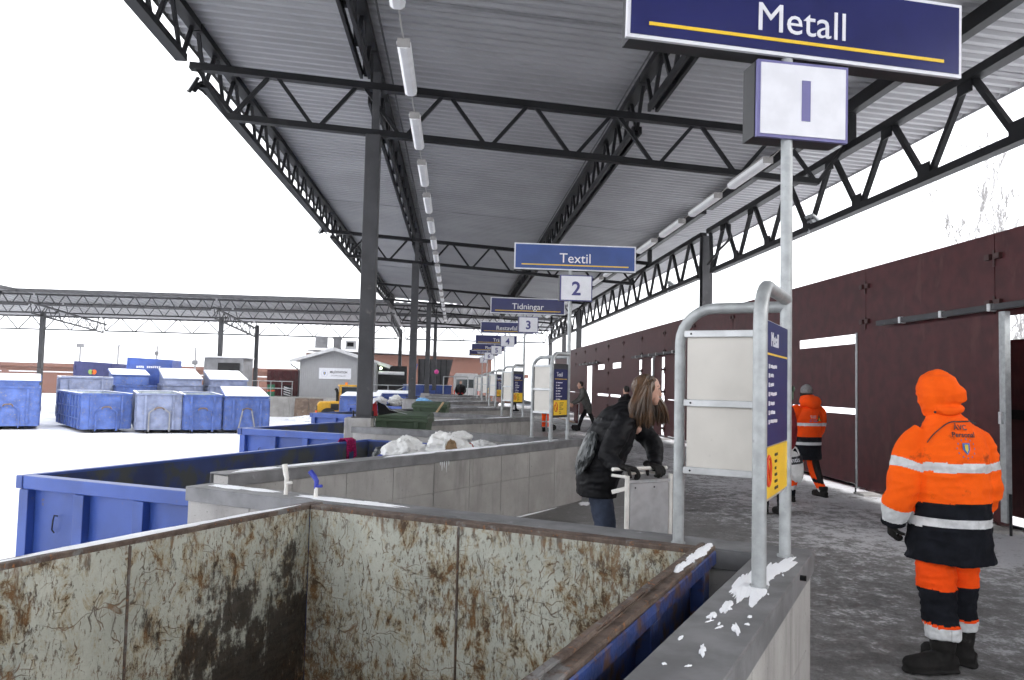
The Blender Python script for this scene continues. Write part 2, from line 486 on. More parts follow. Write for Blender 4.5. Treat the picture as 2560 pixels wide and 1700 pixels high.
def scrap_paint(name, patches):
    """grey-green paint, scratched through to rust; patches = [(x,y,z,r)] worn dark areas in object metres"""
    m, nt, b = new_mat(name)
    tc = N(nt, 'ShaderNodeTexCoord'); vec = tc.outputs['Object']
    nb = noise_n(nt, vec, 2.2, 6, 0.65)
    c = mixc(nt, ramp(nt, nb, 0.3, 0.7), (0.35, 0.36, 0.315), (0.49, 0.50, 0.44))
    bl = noise_n(nt, vec, 1.5, 6, 0.65)
    c = mixc(nt, mathn(nt, 'MULTIPLY', ramp(nt, bl, 0.58, 0.70), 0.5), c, (0.17, 0.25, 0.31))
    wv = N(nt, 'ShaderNodeTexNoise'); wv.inputs['Scale'].default_value = 2.2; wv.inputs['Detail'].default_value = 4
    nt.links.new(vec, wv.inputs['Vector'])
    wm = N(nt, 'ShaderNodeVectorMath', operation='SCALE'); wm.inputs['Scale'].default_value = 0.35
    nt.links.new(wv.outputs['Color'], wm.inputs[0])
    wa = N(nt, 'ShaderNodeVectorMath', operation='ADD')
    nt.links.new(vec, wa.inputs[0]); nt.links.new(wm.outputs[0], wa.inputs[1])
    # gouges: thin pieces of warped cell edges, only where a second noise allows
    marks = None
    for sc_, w_, th, st in ((3.2, 0.006, 0.60, (1, 1, 1.5)), (6.5, 0.011, 0.625, (1, 1, 0.5)), (17.0, 0.04, 0.575, (1, 1, 0.13)), (19.0, 0.035, 0.545, (0.22, 0.22, 1.2)), (33.0, 0.07, 0.565, (1, 1, 0.3)), (41.0, 0.08, 0.55, (1, 1, 0.15))):
        mp = N(nt, 'ShaderNodeMapping'); mp.inputs['Scale'].default_value = st
        mp.inputs['Location'].default_value = (sc_, sc_ * 1.3, sc_ * 0.7)
        nt.links.new(wa.outputs[0], mp.inputs[0])
        vo = N(nt, 'ShaderNodeTexVoronoi', feature='DISTANCE_TO_EDGE')
        vo.inputs['Scale'].default_value = sc_
        nt.links.new(mp.outputs[0], vo.inputs['Vector'])
        ln = N(nt, 'ShaderNodeMapRange')
        ln.inputs['From Min'].default_value = w_; ln.inputs['From Max'].default_value = w_ * 0.2
        nt.links.new(vo.outputs[0], ln.inputs[0])
        ms = ramp(nt, noise_n(nt, mp.outputs[0], sc_ * 0.5 + 1.0, 5, 0.65), th, th + 0.06)
        k = mathn(nt, 'MULTIPLY', ln.outputs[0], ms)
        marks = k if marks is None else mathn(nt, 'MAXIMUM', marks, k)
    sep = N(nt, 'ShaderNodeSeparateXYZ'); nt.links.new(vec, sep.inputs[0])
    low = ramp(nt, sep.outputs['Z'], 0.75, -0.6)              # scraped harder lower down
    area = mathn(nt, 'ADD', noise_n(nt, vec, 1.6, 4, 0.6), mathn(nt, 'MULTIPLY', low, 0.14))
    aoff = mathn(nt, 'MULTIPLY', mathn(nt, 'SUBTRACT', area, 0.5), 0.42)
    chips = noise_n(nt, vec, 9, 9, 0.78, (1, 1, 0.6), 0.5)
    ch = mathn(nt, 'ADD', chips, aoff)
    spots = ramp(nt, ch, 0.575, 0.615)
    halo = ramp(nt, ch, 0.47, 0.60)
    spk = noise_n(nt, vec, 42, 8, 0.82, (1, 1, 0.42))
    speck = mathn(nt, 'MULTIPLY', ramp(nt, mathn(nt, 'ADD', spk, aoff), 0.53, 0.60), 0.9)
    c = mixc(nt, mathn(nt, 'MULTIPLY', halo, 0.62), c, (0.27, 0.19, 0.075))
    rust = mixc(nt, ramp(nt, noise_n(nt, vec, 14, 5), 0.38, 0.60), (0.045, 0.022, 0.012), (0.155, 0.072, 0.022))
    # rust that starts at the top edge and runs down
    run = mathn(nt, 'MULTIPLY', ramp(nt, sep.outputs['Z'], 0.70, 0.92), 0.13)
    runs = ramp(nt, mathn(nt, 'ADD', noise_n(nt, vec, 16, 7, 0.7, (1, 1, 0.25)), run), 0.62, 0.72)
    k = mathn(nt, 'MAXIMUM', mathn(nt, 'MULTIPLY', marks, 0.9), mathn(nt, 'MAXIMUM', spots, speck))
    k = mathn(nt, 'MAXIMUM', k, mathn(nt, 'MULTIPLY', runs, 0.85))
    c = mixc(nt, mathn(nt, 'MULTIPLY', k, 0.92), c, rust)
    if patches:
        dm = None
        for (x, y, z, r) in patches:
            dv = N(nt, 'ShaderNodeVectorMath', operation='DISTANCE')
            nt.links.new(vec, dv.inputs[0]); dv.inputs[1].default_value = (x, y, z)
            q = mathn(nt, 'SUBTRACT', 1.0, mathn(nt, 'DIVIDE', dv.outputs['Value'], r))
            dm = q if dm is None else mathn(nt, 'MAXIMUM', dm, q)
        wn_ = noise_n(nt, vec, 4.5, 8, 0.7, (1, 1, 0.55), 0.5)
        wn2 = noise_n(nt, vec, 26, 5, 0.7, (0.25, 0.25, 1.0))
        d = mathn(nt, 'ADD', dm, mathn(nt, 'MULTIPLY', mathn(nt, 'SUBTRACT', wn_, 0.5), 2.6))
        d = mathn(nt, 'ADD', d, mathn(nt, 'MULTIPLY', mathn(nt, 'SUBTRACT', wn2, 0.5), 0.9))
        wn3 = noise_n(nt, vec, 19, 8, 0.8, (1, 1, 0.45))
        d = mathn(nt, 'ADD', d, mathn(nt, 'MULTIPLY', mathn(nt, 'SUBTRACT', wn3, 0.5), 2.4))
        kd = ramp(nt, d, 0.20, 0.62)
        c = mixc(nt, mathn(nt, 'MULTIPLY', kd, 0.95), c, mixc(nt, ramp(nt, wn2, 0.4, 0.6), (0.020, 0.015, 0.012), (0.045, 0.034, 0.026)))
    nt.links.new(c, b.inputs['Base Color'])
    b.inputs['Roughness'].default_value = 0.62
    b.inputs['Specular IOR Level'].default_value = 0.35
    bump(nt, b, mathn(nt, 'ADD', mathn(nt, 'MULTIPLY', k, -0.25), mathn(nt, 'MULTIPLY', nb, 2.2)), 0.6, 0.02)
    return m

def rusty_rim_mat():
    m, nt, b = new_mat('rusty rim')
    tc = N(nt, 'ShaderNodeTexCoord'); vec = tc.outputs['Object']
    n1 = noise_n(nt, vec, 9, 8, 0.7)
    n2 = noise_n(nt, vec, 30, 6, 0.7)
    c = mixc(nt, ramp(nt, n1, 0.35, 0.65), (0.055, 0.035, 0.026), (0.13, 0.095, 0.075))
    c = mixc(nt, ramp(nt, n2, 0.58, 0.66), c, (0.24, 0.10, 0.035))
    c = mixc(nt, mathn(nt, 'MULTIPLY', ramp(nt, noise_n(nt, vec, 4, 6, 0.7), 0.55, 0.62), 0.8), c, (0.17, 0.17, 0.17))
    nt.links.new(c, b.inputs['Base Color'])
    b.inputs['Roughness'].default_value = 0.7
    bump(nt, b, mathn(nt, 'ADD', n1, n2), 0.6, 0.008)
    return m
MT['rim_rust'] = rusty_rim_mat()
MT['blue_worn'] = mat('worn blue with rust', (0.026, 0.050, 0.17), 0.5, 0, 0.35, 4, dirt=(0.085, 0.045, 0.030), dirt_amt=0.8, dirt_scale=9, bmp=0.5, bscale=22)

# ------------------------------------------------------------------ lettering (flat print on signs)
def text_mesh(s, size, mats, ext=0.0015, align='CENTER', bold=0.0):
    cu = bpy.data.curves.new('txt', 'FONT')
    cu.body = s; cu.size = size; cu.align_x = align; cu.extrude = ext; cu.offset = bold
    cu.resolution_u = 3
    o = bpy.data.objects.new('txt', cu)
    COL.objects.link(o)
    dg = bpy.context.evaluated_depsgraph_get()
    me = bpy.data.meshes.new_from_object(o.evaluated_get(dg))
    bpy.data.objects.remove(o)
    bpy.data.curves.remove(cu)
    me.materials.clear()
    me.materials.append(mats)
    return me

def lettering(s, size, m, parent, loc, rx=rad(90), rz=0.0, align='CENTER', bold=0.0, sx=1.0, name='lettering'):
    o = share(name, text_mesh(s, size, m, align=align, bold=bold), parent)
    o.location = loc
    o.rotation_euler = (rx, 0, rz)
    o.scale = (sx, 1, 1)
    return o
# ================================================================== GROUND
LOT = -1.2
def grid_sheet(name, x0, x1, y0, y1, z, m, n=60, amp=0.0, sc=0.3):
    mb = MB()
    vs, fs = [], []
    for j in range(n + 1):
        for i in range(n + 1):
            x = x0 + (x1 - x0) * i / n; y = y0 + (y1 - y0) * j / n
            vs.append((x, y, z + amp * noise.noise(Vector((x * sc, y * sc, 3.1)))))
    for j in range(n):
        for i in range(n):
            a = j * (n + 1) + i
            fs.append((a, a + 1, a + n + 2, a + n + 1))
    mb.add(vs, fs)
    return tag(mb.build(name, m, smooth=False), kind='structure')

grid_sheet('snow_ground', -200, 200, -40, 300, LOT, MT['snow'], 80, 0.0)
grid_sheet('snow_verge', 6.95, 180, -20, 280, 0.05, MT['snow'], 70, 0.05)

CN = [(1.64, 3.55), (1.765, 11.06), (1.72, 18.15), (1.72, 25.4), (1.75, 32.65), (1.75, 39.9), (1.75, 47.15)]
EN = [(-1.84, 5.68), (-1.75, 13.15), (-1.70, 20.35), (-1.70, 27.75), (-1.70, 34.9), (-1.70, 42.2), (-1.70, 49.4)]
SN = [(1.64 - 0.53 * 6.4, 3.55 - 0.848 * 6.4), (-1.765, 6.385), (-1.72, 13.75), (-1.72, 20.95), (-1.72, 28.3), (-1.72, 35.5), (-1.72, 42.8)]
WH = 0.88
# deck slab follows the middle of the zigzag walls
poly = [(7.0, -8.0), (7.0, 58.0), (-3.0, 58.0), (-1.6, 49.9)]
for k in reversed(range(7)):
    ex, ey = EN[k]; cx, cy = CN[k]; sx, sy = SN[k]
    if k < 6:
        poly.append((SN[k + 1][0] - 0.02, SN[k + 1][1] + 0.1))
    poly += [(ex + 0.1, ey + 0.12), (cx - 0.12, cy + 0.03)]
poly += [(SN[0][0] - 0.05, SN[0][1] + 0.1), (SN[0][0] - 0.05, -8.0)]
deck = MB().prism(list(reversed(poly)), LOT - 0.1, 0.0).build('loading_deck', [MT['deck']])
tag(deck, kind='structure')

# ================================================================== ZIGZAG CONCRETE WALLS
def snow_patch(parent, poly2, z, th=0.006, seed=0, frac=0.35, n=110, name='snow'):
    """a ragged thin patch of snow: poly2 = (cx, cy, half length, half width, angle) list"""
    rnd = random.Random(seed)
    mb = MB()
    for (cx, cy, a, b, ang) in poly2:
        ca, sa = math.cos(ang), math.sin(ang)
        ph = rnd.uniform(0, 100)
        rim, top = [], []
        for i in range(n):
            t = 2 * math.pi * i / n
            q = Vector((math.cos(t) * 1.4 + ph, math.sin(t) * 1.4, ph))
            w = 1 + frac * 2.0 * noise.noise(q) + frac * 0.9 * noise.noise(q * 2.7) + frac * 0.5 * noise.noise(q * 7) + frac * 0.3 * noise.noise(q * 19)
            w = max(0.3, w)
            x, y = a * math.cos(t) * w, b * math.sin(t) * min(w, 1.1)
            rim.append((cx + x * ca - y * sa, cy + x * sa + y * ca, z))
            top.append((cx + 0.82 * (x * ca - y * sa), cy + 0.82 * (x * sa + y * ca), z + th * (0.75 + 0.3 * noise.noise(q * 5))))
        c = (cx, cy, z + th * 1.1)
        vs = rim + top + [c]
        fs = [(i, (i + 1) % n, n + (i + 1) % n, n + i) for i in range(n)] + [(n + i, n + (i + 1) % n, 2 * n) for i in range(n)]
        mb.add(vs, fs)
    o = mb.build(name, MT['snow'], parent, smooth=True)
    return tag(o, kind='stuff')

def wall(p, q, label, h=WH, th=0.20, panels=True, face=0, base=LOT):
    """near/right face on the line p-q; thickness to its left"""
    d = Vector((q[0] - p[0], q[1] - p[1], 0)); L = d.length
    t = thing('concrete_wall', label, 'wall', (p[0], p[1], 0), math.atan2(d.y, d.x), 'zigzag concrete walls')
    core = MB().box((L / 2, th / 2, (h - 0.02 + base) / 2), (L - 0.004, th - 0.02, h - 0.02 - base))
    core.build('wall_core', MT['concrete'], t)
    if panels:
        # cast boards, each with its own recessed joint
        nx = max(1, round(L / 0.62)); w = L / nx
        lows = [(base if base > -0.5 else -0.05, 0.46), (0.464, h - 0.096)]
        if base < -0.5 and face == 1:
            lows = [(-0.45, 0.08), (0.084, 0.46), (0.464, h - 0.096)]
        for (z0, z1) in lows:
            me = MB().box((0, 0, 0), (w - 0.007, 0.012, z1 - z0)).mesh('board', [MT['concrete']])
            for i in range(nx):
                o = share('concrete_board', me, t, Matrix.Translation(((i + 0.5) * w, 0.004, (z0 + z1) / 2)))
    cp = MB()
    cp.box((L / 2, th / 2, h - 0.005), (L + 0.03, th + 0.03, 0.010))
    cp.box((L / 2, -0.012, h - 0.055), (L + 0.03, 0.006, 0.09))
    cp.box((L / 2, th + 0.012, h - 0.055), (L + 0.03, 0.006, 0.09))
    cp.box((L + 0.012, th / 2, h - 0.055), (0.006, th + 0.018, 0.09))
    cp.build('capping', MT['cap'], t, bev=0.003)
    return t

w0 = wall(SN[0], CN[0], 'concrete wall with grey capping in the near foreground beside the first sign frame', face=0)
L0 = 6.4
snow_patch(w0, [(5.84, 0.11, 0.30, 0.055, 0.10), (5.72, 0.145, 0.24, 0.035, 0.05), (6.10, 0.07, 0.22, 0.04, -0.1), (5.62, 0.08, 0.12, 0.02, 0.2), (5.35, 0.13, 0.08, 0.02, 0.1), (5.22, 0.15, 0.045, 0.014, 0.1), (5.12, 0.05, 0.06, 0.012, 0.3), (4.86, 0.09, 0.05, 0.010, 0.2), (4.45, 0.15, 0.05, 0.012, 0.2), (4.38, 0.06, 0.03, 0.014, 0.2), (4.2, 0.11, 0.05, 0.014, 0)], WH + 0.001, seed=3, frac=0.42)
cr_ = random.Random(77)
snow_patch(w0, [(cr_.uniform(4.1, 6.3), cr_.uniform(0.02, 0.18), cr_.uniform(0.006, 0.03), cr_.uniform(0.003, 0.009), cr_.uniform(-0.4, 0.4)) for _ in range(26)], WH + 0.001, th=0.003, seed=14, frac=0.4, n=18, name='snow_crumbs')
bl = MB(); bl.tube([(6.1, -0.015, WH - 0.03), (6.1, -0.04, WH - 0.03)], 0.012, 8); bl.build('bolt', MT['steel'], w0)
wb0 = wall(EN[0], CN[0], 'concrete wall with snowy capping right behind the rusty skip, two levers on it', h=WH - 0.003)
snow_patch(wb0, [(0.35, 0.13, 0.28, 0.06, 0.02), (1.25, 0.10, 0.33, 0.06, 0.0), (1.5, 0.12, 0.2, 0.04, 0)], WH - 0.002, seed=5)
w1 = wall(SN[1], CN[1], 'long concrete wall with board joints and snowy capping behind the levers, beside the textile skip')
snow_patch(w1, [(1.0, 0.12, 0.35, 0.06, 0), (2.6, 0.11, 0.62, 0.075, 0), (3.5, 0.10, 0.5, 0.08, 0), (4.3, 0.12, 0.45, 0.06, 0), (5.2, 0.14, 0.3, 0.04, 0), (0.35, 0.1, 0.25, 0.07, 0)], WH + 0.001, seed=8)
snow_patch(w1, [(5.75, -0.18, 0.16, 0.08, 0.3), (4.2, -0.06, 0.8, 0.022, 0), (2.9, -0.06, 0.6, 0.016, 0)], 0.003, seed=9, name='snow_at_foot')
# icicles under the capping
ic = MB()
for i, (x, l) in enumerate(((2.72, 0.10), (2.76, 0.07), (2.80, 0.12), (2.84, 0.05), (2.69, 0.04))):
    ic.tube([(x, -0.016, WH - 0.095), (x, -0.016, WH - 0.095 - l * 0.6), (x, -0.016, WH - 0.095 - l)], [0.006, 0.004, 0.0008], 6)
ic.build('icicles', MT['snow'], w1)
w1b = wall(EN[1], CN[1], 'concrete wall with grey capping running from the first column foot to the second sign frame', h=WH - 0.003)
for k in range(2, 7):
    a = wall(SN[k], CN[k], '%s slanting concrete wall from the camera, running up to sign number %d' % (ORD[k], k + 1), panels=(k == 2))
    b = wall(EN[k], CN[k], '%s cross concrete wall from the camera, behind the skip before sign number %d' % (ORD[k], k + 1), h=WH - 0.003, panels=False)
    snow_patch(a, [(2.5, 0.1, 0.8, 0.06, 0), (4.6, 0.1, 0.5, 0.05, 0)], WH + 0.001, seed=20 + k)

# ================================================================== MAIN CANOPY
def roofZ(x): return 7.34 - 0.0655 * x
def ctopZ(x): return 6.57 - 0.0655 * x
CY = [-1.2, 13.3, 27.8, 42.3, 56.8]
canopy = thing('canopy', 'long open canopy of dark steel trusses under a corrugated grey roof', 'canopy', (0, 0, 0))
mb = MB()
y = -7.0
prof = []
while y < 57.0:
    prof += [(y, 0.0), (y + 0.085, 0.0), (y + 0.125, 0.055), (y + 0.21, 0.055)]
    y += 0.25
xs = [-4.95, -1.6, 3.2, 6.95, 9.15]
vs = []
for x in xs:
    vs += [(x, py, roofZ(x) + pz) for (py, pz) in prof]
n = len(prof)
fs = []
for i in range(len(xs) - 1):
    for j in range(n - 1):
        fs.append((i * n + j, i * n + j + 1, (i + 1) * n + j + 1, (i + 1) * n + j))
mb.add(vs, fs)
mb.build('roof_sheet', MT['roof'], canopy)
# laps where one row of sheets ends on the next
for Y in CY[1:]:
    lp = MB()
    lp.add([(x, Y - 1.75 + dy, roofZ(x) - 0.004) for dy in (0, 0.10) for x in (-4.9, 9.1)] + [(x, Y - 1.75 + dy, roofZ(x) - 0.016) for dy in (0, 0.10) for x in (-4.9, 9.1)], [(0, 1, 3, 2), (4, 6, 7, 5), (0, 4, 5, 1), (2, 3, 7, 6), (0, 2, 6, 4), (1, 5, 7, 3)])
    lp.build('sheet_lap', MT['stone_grey'], canopy)
# edge flashings
fl = MB()
fl.box((-4.97, 25, roofZ(-4.97) + 0.03), (0.02, 64, 0.16))
fl.build('eave_flashing', MT['steel'], canopy)
fl = MB(); fl.box((9.17, 25, roofZ(9.17) + 0.03), (0.02, 64, 0.13))
fl.build('eave_flashing', MT['roof'], canopy)

def truss(parent, A, B, depth, pitch, inset=0.8, cw=0.14, ch=0.10, dw=0.05, split=True, double=False, steel='steel', first_up=True):
    A, B = Vector(A), Vector(B)
    d = (B - A); L = d.length; d.normalize()
    dn = Vector((0, 0, -depth))
    top = MB().bar(A, B, cw, ch).build('truss', MT[steel], parent)
    a, b = A + d * inset + dn, B - d * inset + dn
    bt = MB()
    if double:
        side = d.cross(Vector((0, 0, 1))).normalized()
        for s_ in (-0.065, 0.065):
            bt.bar(a + side * s_, b + side * s_, 0.05, ch)
    else:
        bt.bar(a, b, cw * 0.9, ch * 0.9)
    bt.build('bottom_chord', MT[steel], top)
    Lb = (b - a).length
    nb = max(2, round(Lb / pitch)); p = Lb / nb
    segs = []
    for i in range(nb):
        bl_, br_ = a + d * (i * p), a + d * ((i + 1) * p)
        tm = a + d * ((i + 0.5) * p) - dn
        g = d * 0.05
        segs += [(bl_ + g, tm - g), (tm + g, br_ - g)]
    segs += [(A + d * 0.1, a), (b, B - d * 0.1)]
    if split:
        s0 = segs[0]
        me = MB().box((0, 0, 0), (dw, (s0[1] - s0[0]).length, dw)).mesh('diagonal', [MT[steel]])
        for (s_, e_) in segs[:-2]:
            share('diagonal', me, top, bar_matrix(s_, e_))
        mb_ = MB()
        for (s_, e_) in segs[-2:]:
            MB().bar(s_, e_, dw, dw).build('diagonal', MT[steel], top)
    else:
        w = MB()
        for (s_, e_) in segs:
            w.bar(s_, e_, dw, dw)
        tag(w.build('web', MT[steel], top), kind='stuff')
    return top

# cross trusses on the columns
for i, Y in enumerate(CY):
    truss(canopy, (-4.6, Y, ctopZ(-4.6)), (7.0, Y, ctopZ(7.0)), 0.80, 1.42, inset=0.65, cw=0.15, ch=0.115, dw=0.062, split=(1 <= i <= 3))
# longitudinal trusses that carry the roof
for (X, dep) in ((-4.55, 0.78), (-1.60, 0.72), (3.20, 0.72)):
    for i in range(4):
        y0, y1 = CY[i] + 0.02, CY[i + 1] - 0.02
        z = roofZ(X) - 0.075
        truss(canopy, (X, y0, z), (X, y1, z), dep, 1.22, inset=0.55, cw=0.2, ch=0.13, dw=0.06, split=(i == 1 and X < -4), double=(X > -4))
# right hand girder on its own columns, with a rail under the roof
for (y0, y1, sp) in ((-1.0, 21.1, True), (21.6, 43.6, True), (44.1, 57.0, False)):
    truss(canopy, (6.95, y0, 6.0), (6.95, y1, 6.0), 1.15, 2.0, inset=0.3, cw=0.18, ch=0.13, dw=0.08, split=sp)
    MB().bar((6.95, y0, roofZ(6.95) - 0.16), (6.95, y1, roofZ(6.95) - 0.16), 0.16, 0.24).build('roof_rail', MT['steel'], canopy)
gp = MB().box((0, 0, 0), (0.022, 0.30, 0.20)).mesh('gusset', [MT['steel']])
for j in range(11):
    for (z, dy) in ((6.0 - 0.13, 1.0), (4.85 + 0.12, 0.0)):
        share('gusset', gp, canopy, Matrix.Translation((6.95 - 0.06, -0.7 + 1.955 * j + dy, z)))
# cable and conduit runs under the roof
MB().tube([(-1.32, y_, roofZ(-1.3) - 0.16 - 0.02 * math.sin(y_ * 1.7)) for y_ in range(-4, 57, 2)], 0.018, 6).build('conduit', MT['steel_col'], canopy)
MB().tube([(2.95, y_, roofZ(2.95) - 0.20 - 0.02 * math.sin(y_ * 1.3)) for y_ in range(-4, 57, 2)], 0.016, 6).build('conduit', MT['steel_col'], canopy)
for Y in CY:
    MB().box((6.95, Y, 6.4), (0.14, 0.14, 0.7)).build('roof_post', MT['steel'], canopy)
for Y in (-1.2, 13.3, 27.8, 42.3, 56.8):
    c = MB()
    zt = ctopZ(-1.5) - 0.85
    c.box((-1.5, Y, (1.02 + zt) / 2), (0.25, 0.25, zt - 1.02))
    col = c.build('column', MT['steel_col'], canopy, bev=0.012)
    MB().box((-1.47, Y, zt + 0.55), (0.13, 0.13, 1.1)).build('column_head', MT['steel_col'], col)
    MB().box((-1.5, Y, 1.03), (0.38, 0.38, 0.025)).build('base_plate', MT['steel_col'], col)
    for sx in (-1, 1):
        MB().tube([(-1.5 + sx * 0.16, Y - 0.16, 1.03), (-1.5 + sx * 0.16, Y - 0.16, 1.14)], 0.014, 8).build('anchor_bolt', MT['steel'], col)
for Y in (21.35, 43.85):
    h = MB()
    h.box((6.95, Y - 0.13, 2.9), (0.28, 0.02, 6.0)); h.box((6.95, Y + 0.13, 2.9), (0.28, 0.02, 6.0)); h.box((6.95, Y, 2.9), (0.02, 0.24, 6.0))
    col = h.build('column', MT['steel_col'], canopy)
# conduit hoop on the right girder near the column
MB().tube([(6.75, 20.6, 5.0), (6.75, 19.6, 5.25), (6.75, 19.0, 5.35), (6.75, 18.9, 5.5), (6.75, 18.9, 5.75)], 0.03, 8).build('conduit', MT['steel'], canopy, smooth=True)

# concrete feet of the columns
for k, Y in enumerate((13.3, 27.8, 42.3)):
    f = MB().box((-1.58, Y, (1.018 + LOT) / 2), (0.44, 0.42, 1.018 - LOT))
    o = f.build('column_foot', MT['concrete'], bev=0.012)
    tag(o, 'pale concrete foot under the %s left column of the canopy' % ORD[k], 'concrete foot', 'column feet')

# strip lights strung on a wire
def strip_light_proto():
    t = thing('strip_light', '', 'lamp', (0, 0, 0), 0, 'strip lights under the canopy')
    b = MB()
    pr = [(-0.085, 0.0), (-0.075, -0.055), (-0.04, -0.085), (0.04, -0.085), (0.075, -0.055), (0.085, 0.0)]
    b.extr([(x, 0, z) for x, z in pr], (0, 1.5, 0))
    b.build('diffuser', MT['lamp'], t, bev=0.008)
    MB().box((0, 0.75, 0.022), (0.12, 1.46, 0.04)).build('housing', MT['lamp_body'], t)
    for y in (-0.008, 1.508):
        MB().box((0, y, -0.02), (0.15, 0.016, 0.10)).build('end_cap', MT['lamp_body'], t)
    w = MB().tube([(0, 1.5, 0.03), (0, 2.0, -0.015), (0, 2.45, 0.03)], 0.008, 6)
    w.build('wire', MT['wire'], t)
    return t
proto = strip_light_proto()
first = True
for (X, Z, y0, pitch, cnt, row) in ((-0.69, 5.52, 6.36, 2.43, 18, 'left'), (4.53, 5.06, 8.9, 2.2, 14, 'right')):
    for i in range(cnt):
        o = proto if first else copy_tree(proto)
        first = False
        o.location = (X, y0 + pitch * i, Z)
        o['label'] = 'white strip light, %s from the camera in the %s hanging row' % (ORD[i], row)

def floodlight(loc, rz, label, m='steel', s=1.0):
    t = thing('floodlight', label, 'floodlight', loc, rz, 'floodlights on the canopy')
    b = MB()
    b.extr([(-0.16 * s, 0, -0.22 * s), (0.16 * s, 0, -0.22 * s), (0.16 * s, 0, 0.22 * s), (-0.16 * s, 0, 0.22 * s)], (0, 0.07 * s, 0))
    b.extr([(-0.10 * s, 0.07 * s, -0.14 * s), (0.10 * s, 0.07 * s, -0.14 * s), (0.10 * s, 0.07 * s, 0.12 * s), (-0.10 * s, 0.07 * s, 0.12 * s)], (0, 0.10 * s, 0))
    o = b.build('housing', MT[m], t, bev=0.015)
    MB().tube([(0, 0.12 * s, 0), (0, 0.3 * s, 0), (0, 0.4 * s, -0.02)], 0.02, 8).build('bracket', MT[m], t)
    MB().box((0, -0.006, 0), (0.28 * s, 0.008, 0.38 * s)).build('lens', MT['glass'], t)
    return t
for (loc, lab) in (((-4.72, 13.75, 6.74), 'black floodlight sticking out from the left eave of the canopy, nearer one'), ((-4.72, 26.9, 6.76), 'black floodlight sticking out from the left eave of the canopy, farther one')):
    o = floodlight(loc, rad(-70), lab, s=0.72)
    o.rotation_euler = (rad(-25), rad(20), rad(-62))
for (loc, lab) in (((7.02, 14.8, 5.02), 'pale grey floodlight sitting on the right girder, beside the first sign pole'), ((7.02, 25.0, 5.02), 'small grey floodlight on the right girder above the fence')):
    o = floodlight(loc, rad(90), lab, 'galv', 0.8)
    o.rotation_euler = (rad(-55), 0, rad(100))

# ================================================================== FENCE on the right
FX = 6.6
fence = thing('fence', 'tall brown red panel fence with sliding gates and light slots', 'fence', (FX, 0, 0))
def fpanel(y0, y1, z0, z1, x=0.0, name='panel', m='fence', th=0.02):
    return MB().box((x, (y0 + y1) / 2, (z0 + z1) / 2), (th, y1 - y0 - 0.012, z1 - z0)).build(name, MT[m], fence)
FB = [6.07 + 3.03 * i for i in range(-2, 15)]
for i, y0 in enumerate(FB):
    y1 = y0 + 3.03
    fpanel(y0, y1, 2.60, 3.64)                                     # upper panel
    p = MB(); p.box((0.06, y0, 1.85), (0.09, 0.10, 3.56)); p.build('post', MT['fence_post'], fence)
    # clip brackets on the joint
    for z in (3.35, 2.78, 2.2, 1.5, 0.8, 0.35):
        if y0 > 34 and z < 2.5: continue
        c = MB()
        c.box((-0.03, y0 + 0.09, z), (0.05, 0.09, 0.07)); c.box((-0.03, y0 - 0.09, z), (0.05, 0.09, 0.07))
        c.box((-0.018, y0, z - 0.02), (0.02, 0.035, 0.2))
        c.build('clip', MT['fence_post'], fence)
    # lower part of every bay
    if i == 2:                                                      # 6.07..9.1 : gate leaf pushed back, dark gap
        fpanel(y0, 10.6, 0.14, 2.35, 0.42); fpanel(y0, 10.6, 1.35, 1.47, 0.36, 'cross_rail', 'steel')
    elif i == 3:                                                    # big sliding leaf
        fpanel(8.82, 12.2, 0.13, 2.62, -0.10, 'gate_leaf')
        MB().box((-0.12, 8.79, 1.40), (0.07, 0.10, 2.48)).build('gate_edge', MT['galv'], fence)
        MB().tube([(-0.12, 8.72, 0.5), (-0.12, 8.72, 0.02)], 0.016, 8).build('drop_bolt', MT['steel'], fence)
        MB().box((-0.17, 8.80, 1.38), (0.03, 0.05, 0.14)).build('gate_handle', MT['alu'], fence)
        MB().box((-0.105, 12.22, 1.35), (0.04, 0.05, 2.5)).build('gate_edge', MT['galv'], fence)
        MB().tube([(-0.12, 12.25, 0.4), (-0.12, 12.25, 0.0)], 0.014, 8).build('drop_bolt', MT['steel'], fence)
    elif i == 4:
        fpanel(12.1, 15.13, 0.14, 1.27); fpanel(12.1, 15.13, 1.37, 2.44); fpanel(14.58, 15.13, 2.44, 2.60); fpanel(12.1, 12.33, 2.44, 2.60)
    elif i == 5:
        fpanel(y0, y1, 0.14, 1.30); fpanel(y0, y1, 1.38, 2.60)
    elif i == 8:
        fpanel(y0, y0 + 0.9, 0.14, 2.6, -0.1, 'gate_leaf'); fpanel(y0 + 1.75, y1, 0.14, 2.6)
        MB().box((-0.12, y0 + 0.92, 1.4), (0.07, 0.09, 2.5)).build('gate_edge', MT['galv'], fence)
    elif i == 9:
        fpanel(y0, y1, 0.14, 2.6, -0.1, 'gate_leaf')
    elif i == 10:
        fpanel(y0, y1, 0.14, 1.19); fpanel(y0, y1, 1.29, 2.37); fpanel(y0, y0 + 0.3, 2.37, 2.6); fpanel(y1 - 0.9, y1, 2.37, 2.6)
    elif i == 11:
        fpanel(y0, y1, 0.14, 1.19); fpanel(y0, y1, 1.29, 2.37); fpanel(y0, y0 + 0.9, 2.37, 2.6)
    elif i == 12:
        fpanel(y0, y0 + 1.0, 0.14, 2.6); fpanel(y0 + 2.6, y1, 0.14, 2.6)
    else:
        fpanel(y0, y1, 0.14, 1.25); fpanel(y0, y1, 1.27, 2.60)
    # feet
    MB().box((0.02, y0, 0.0), (0.30, 0.34, 0.07)).build('foot', MT['concrete'], fence)
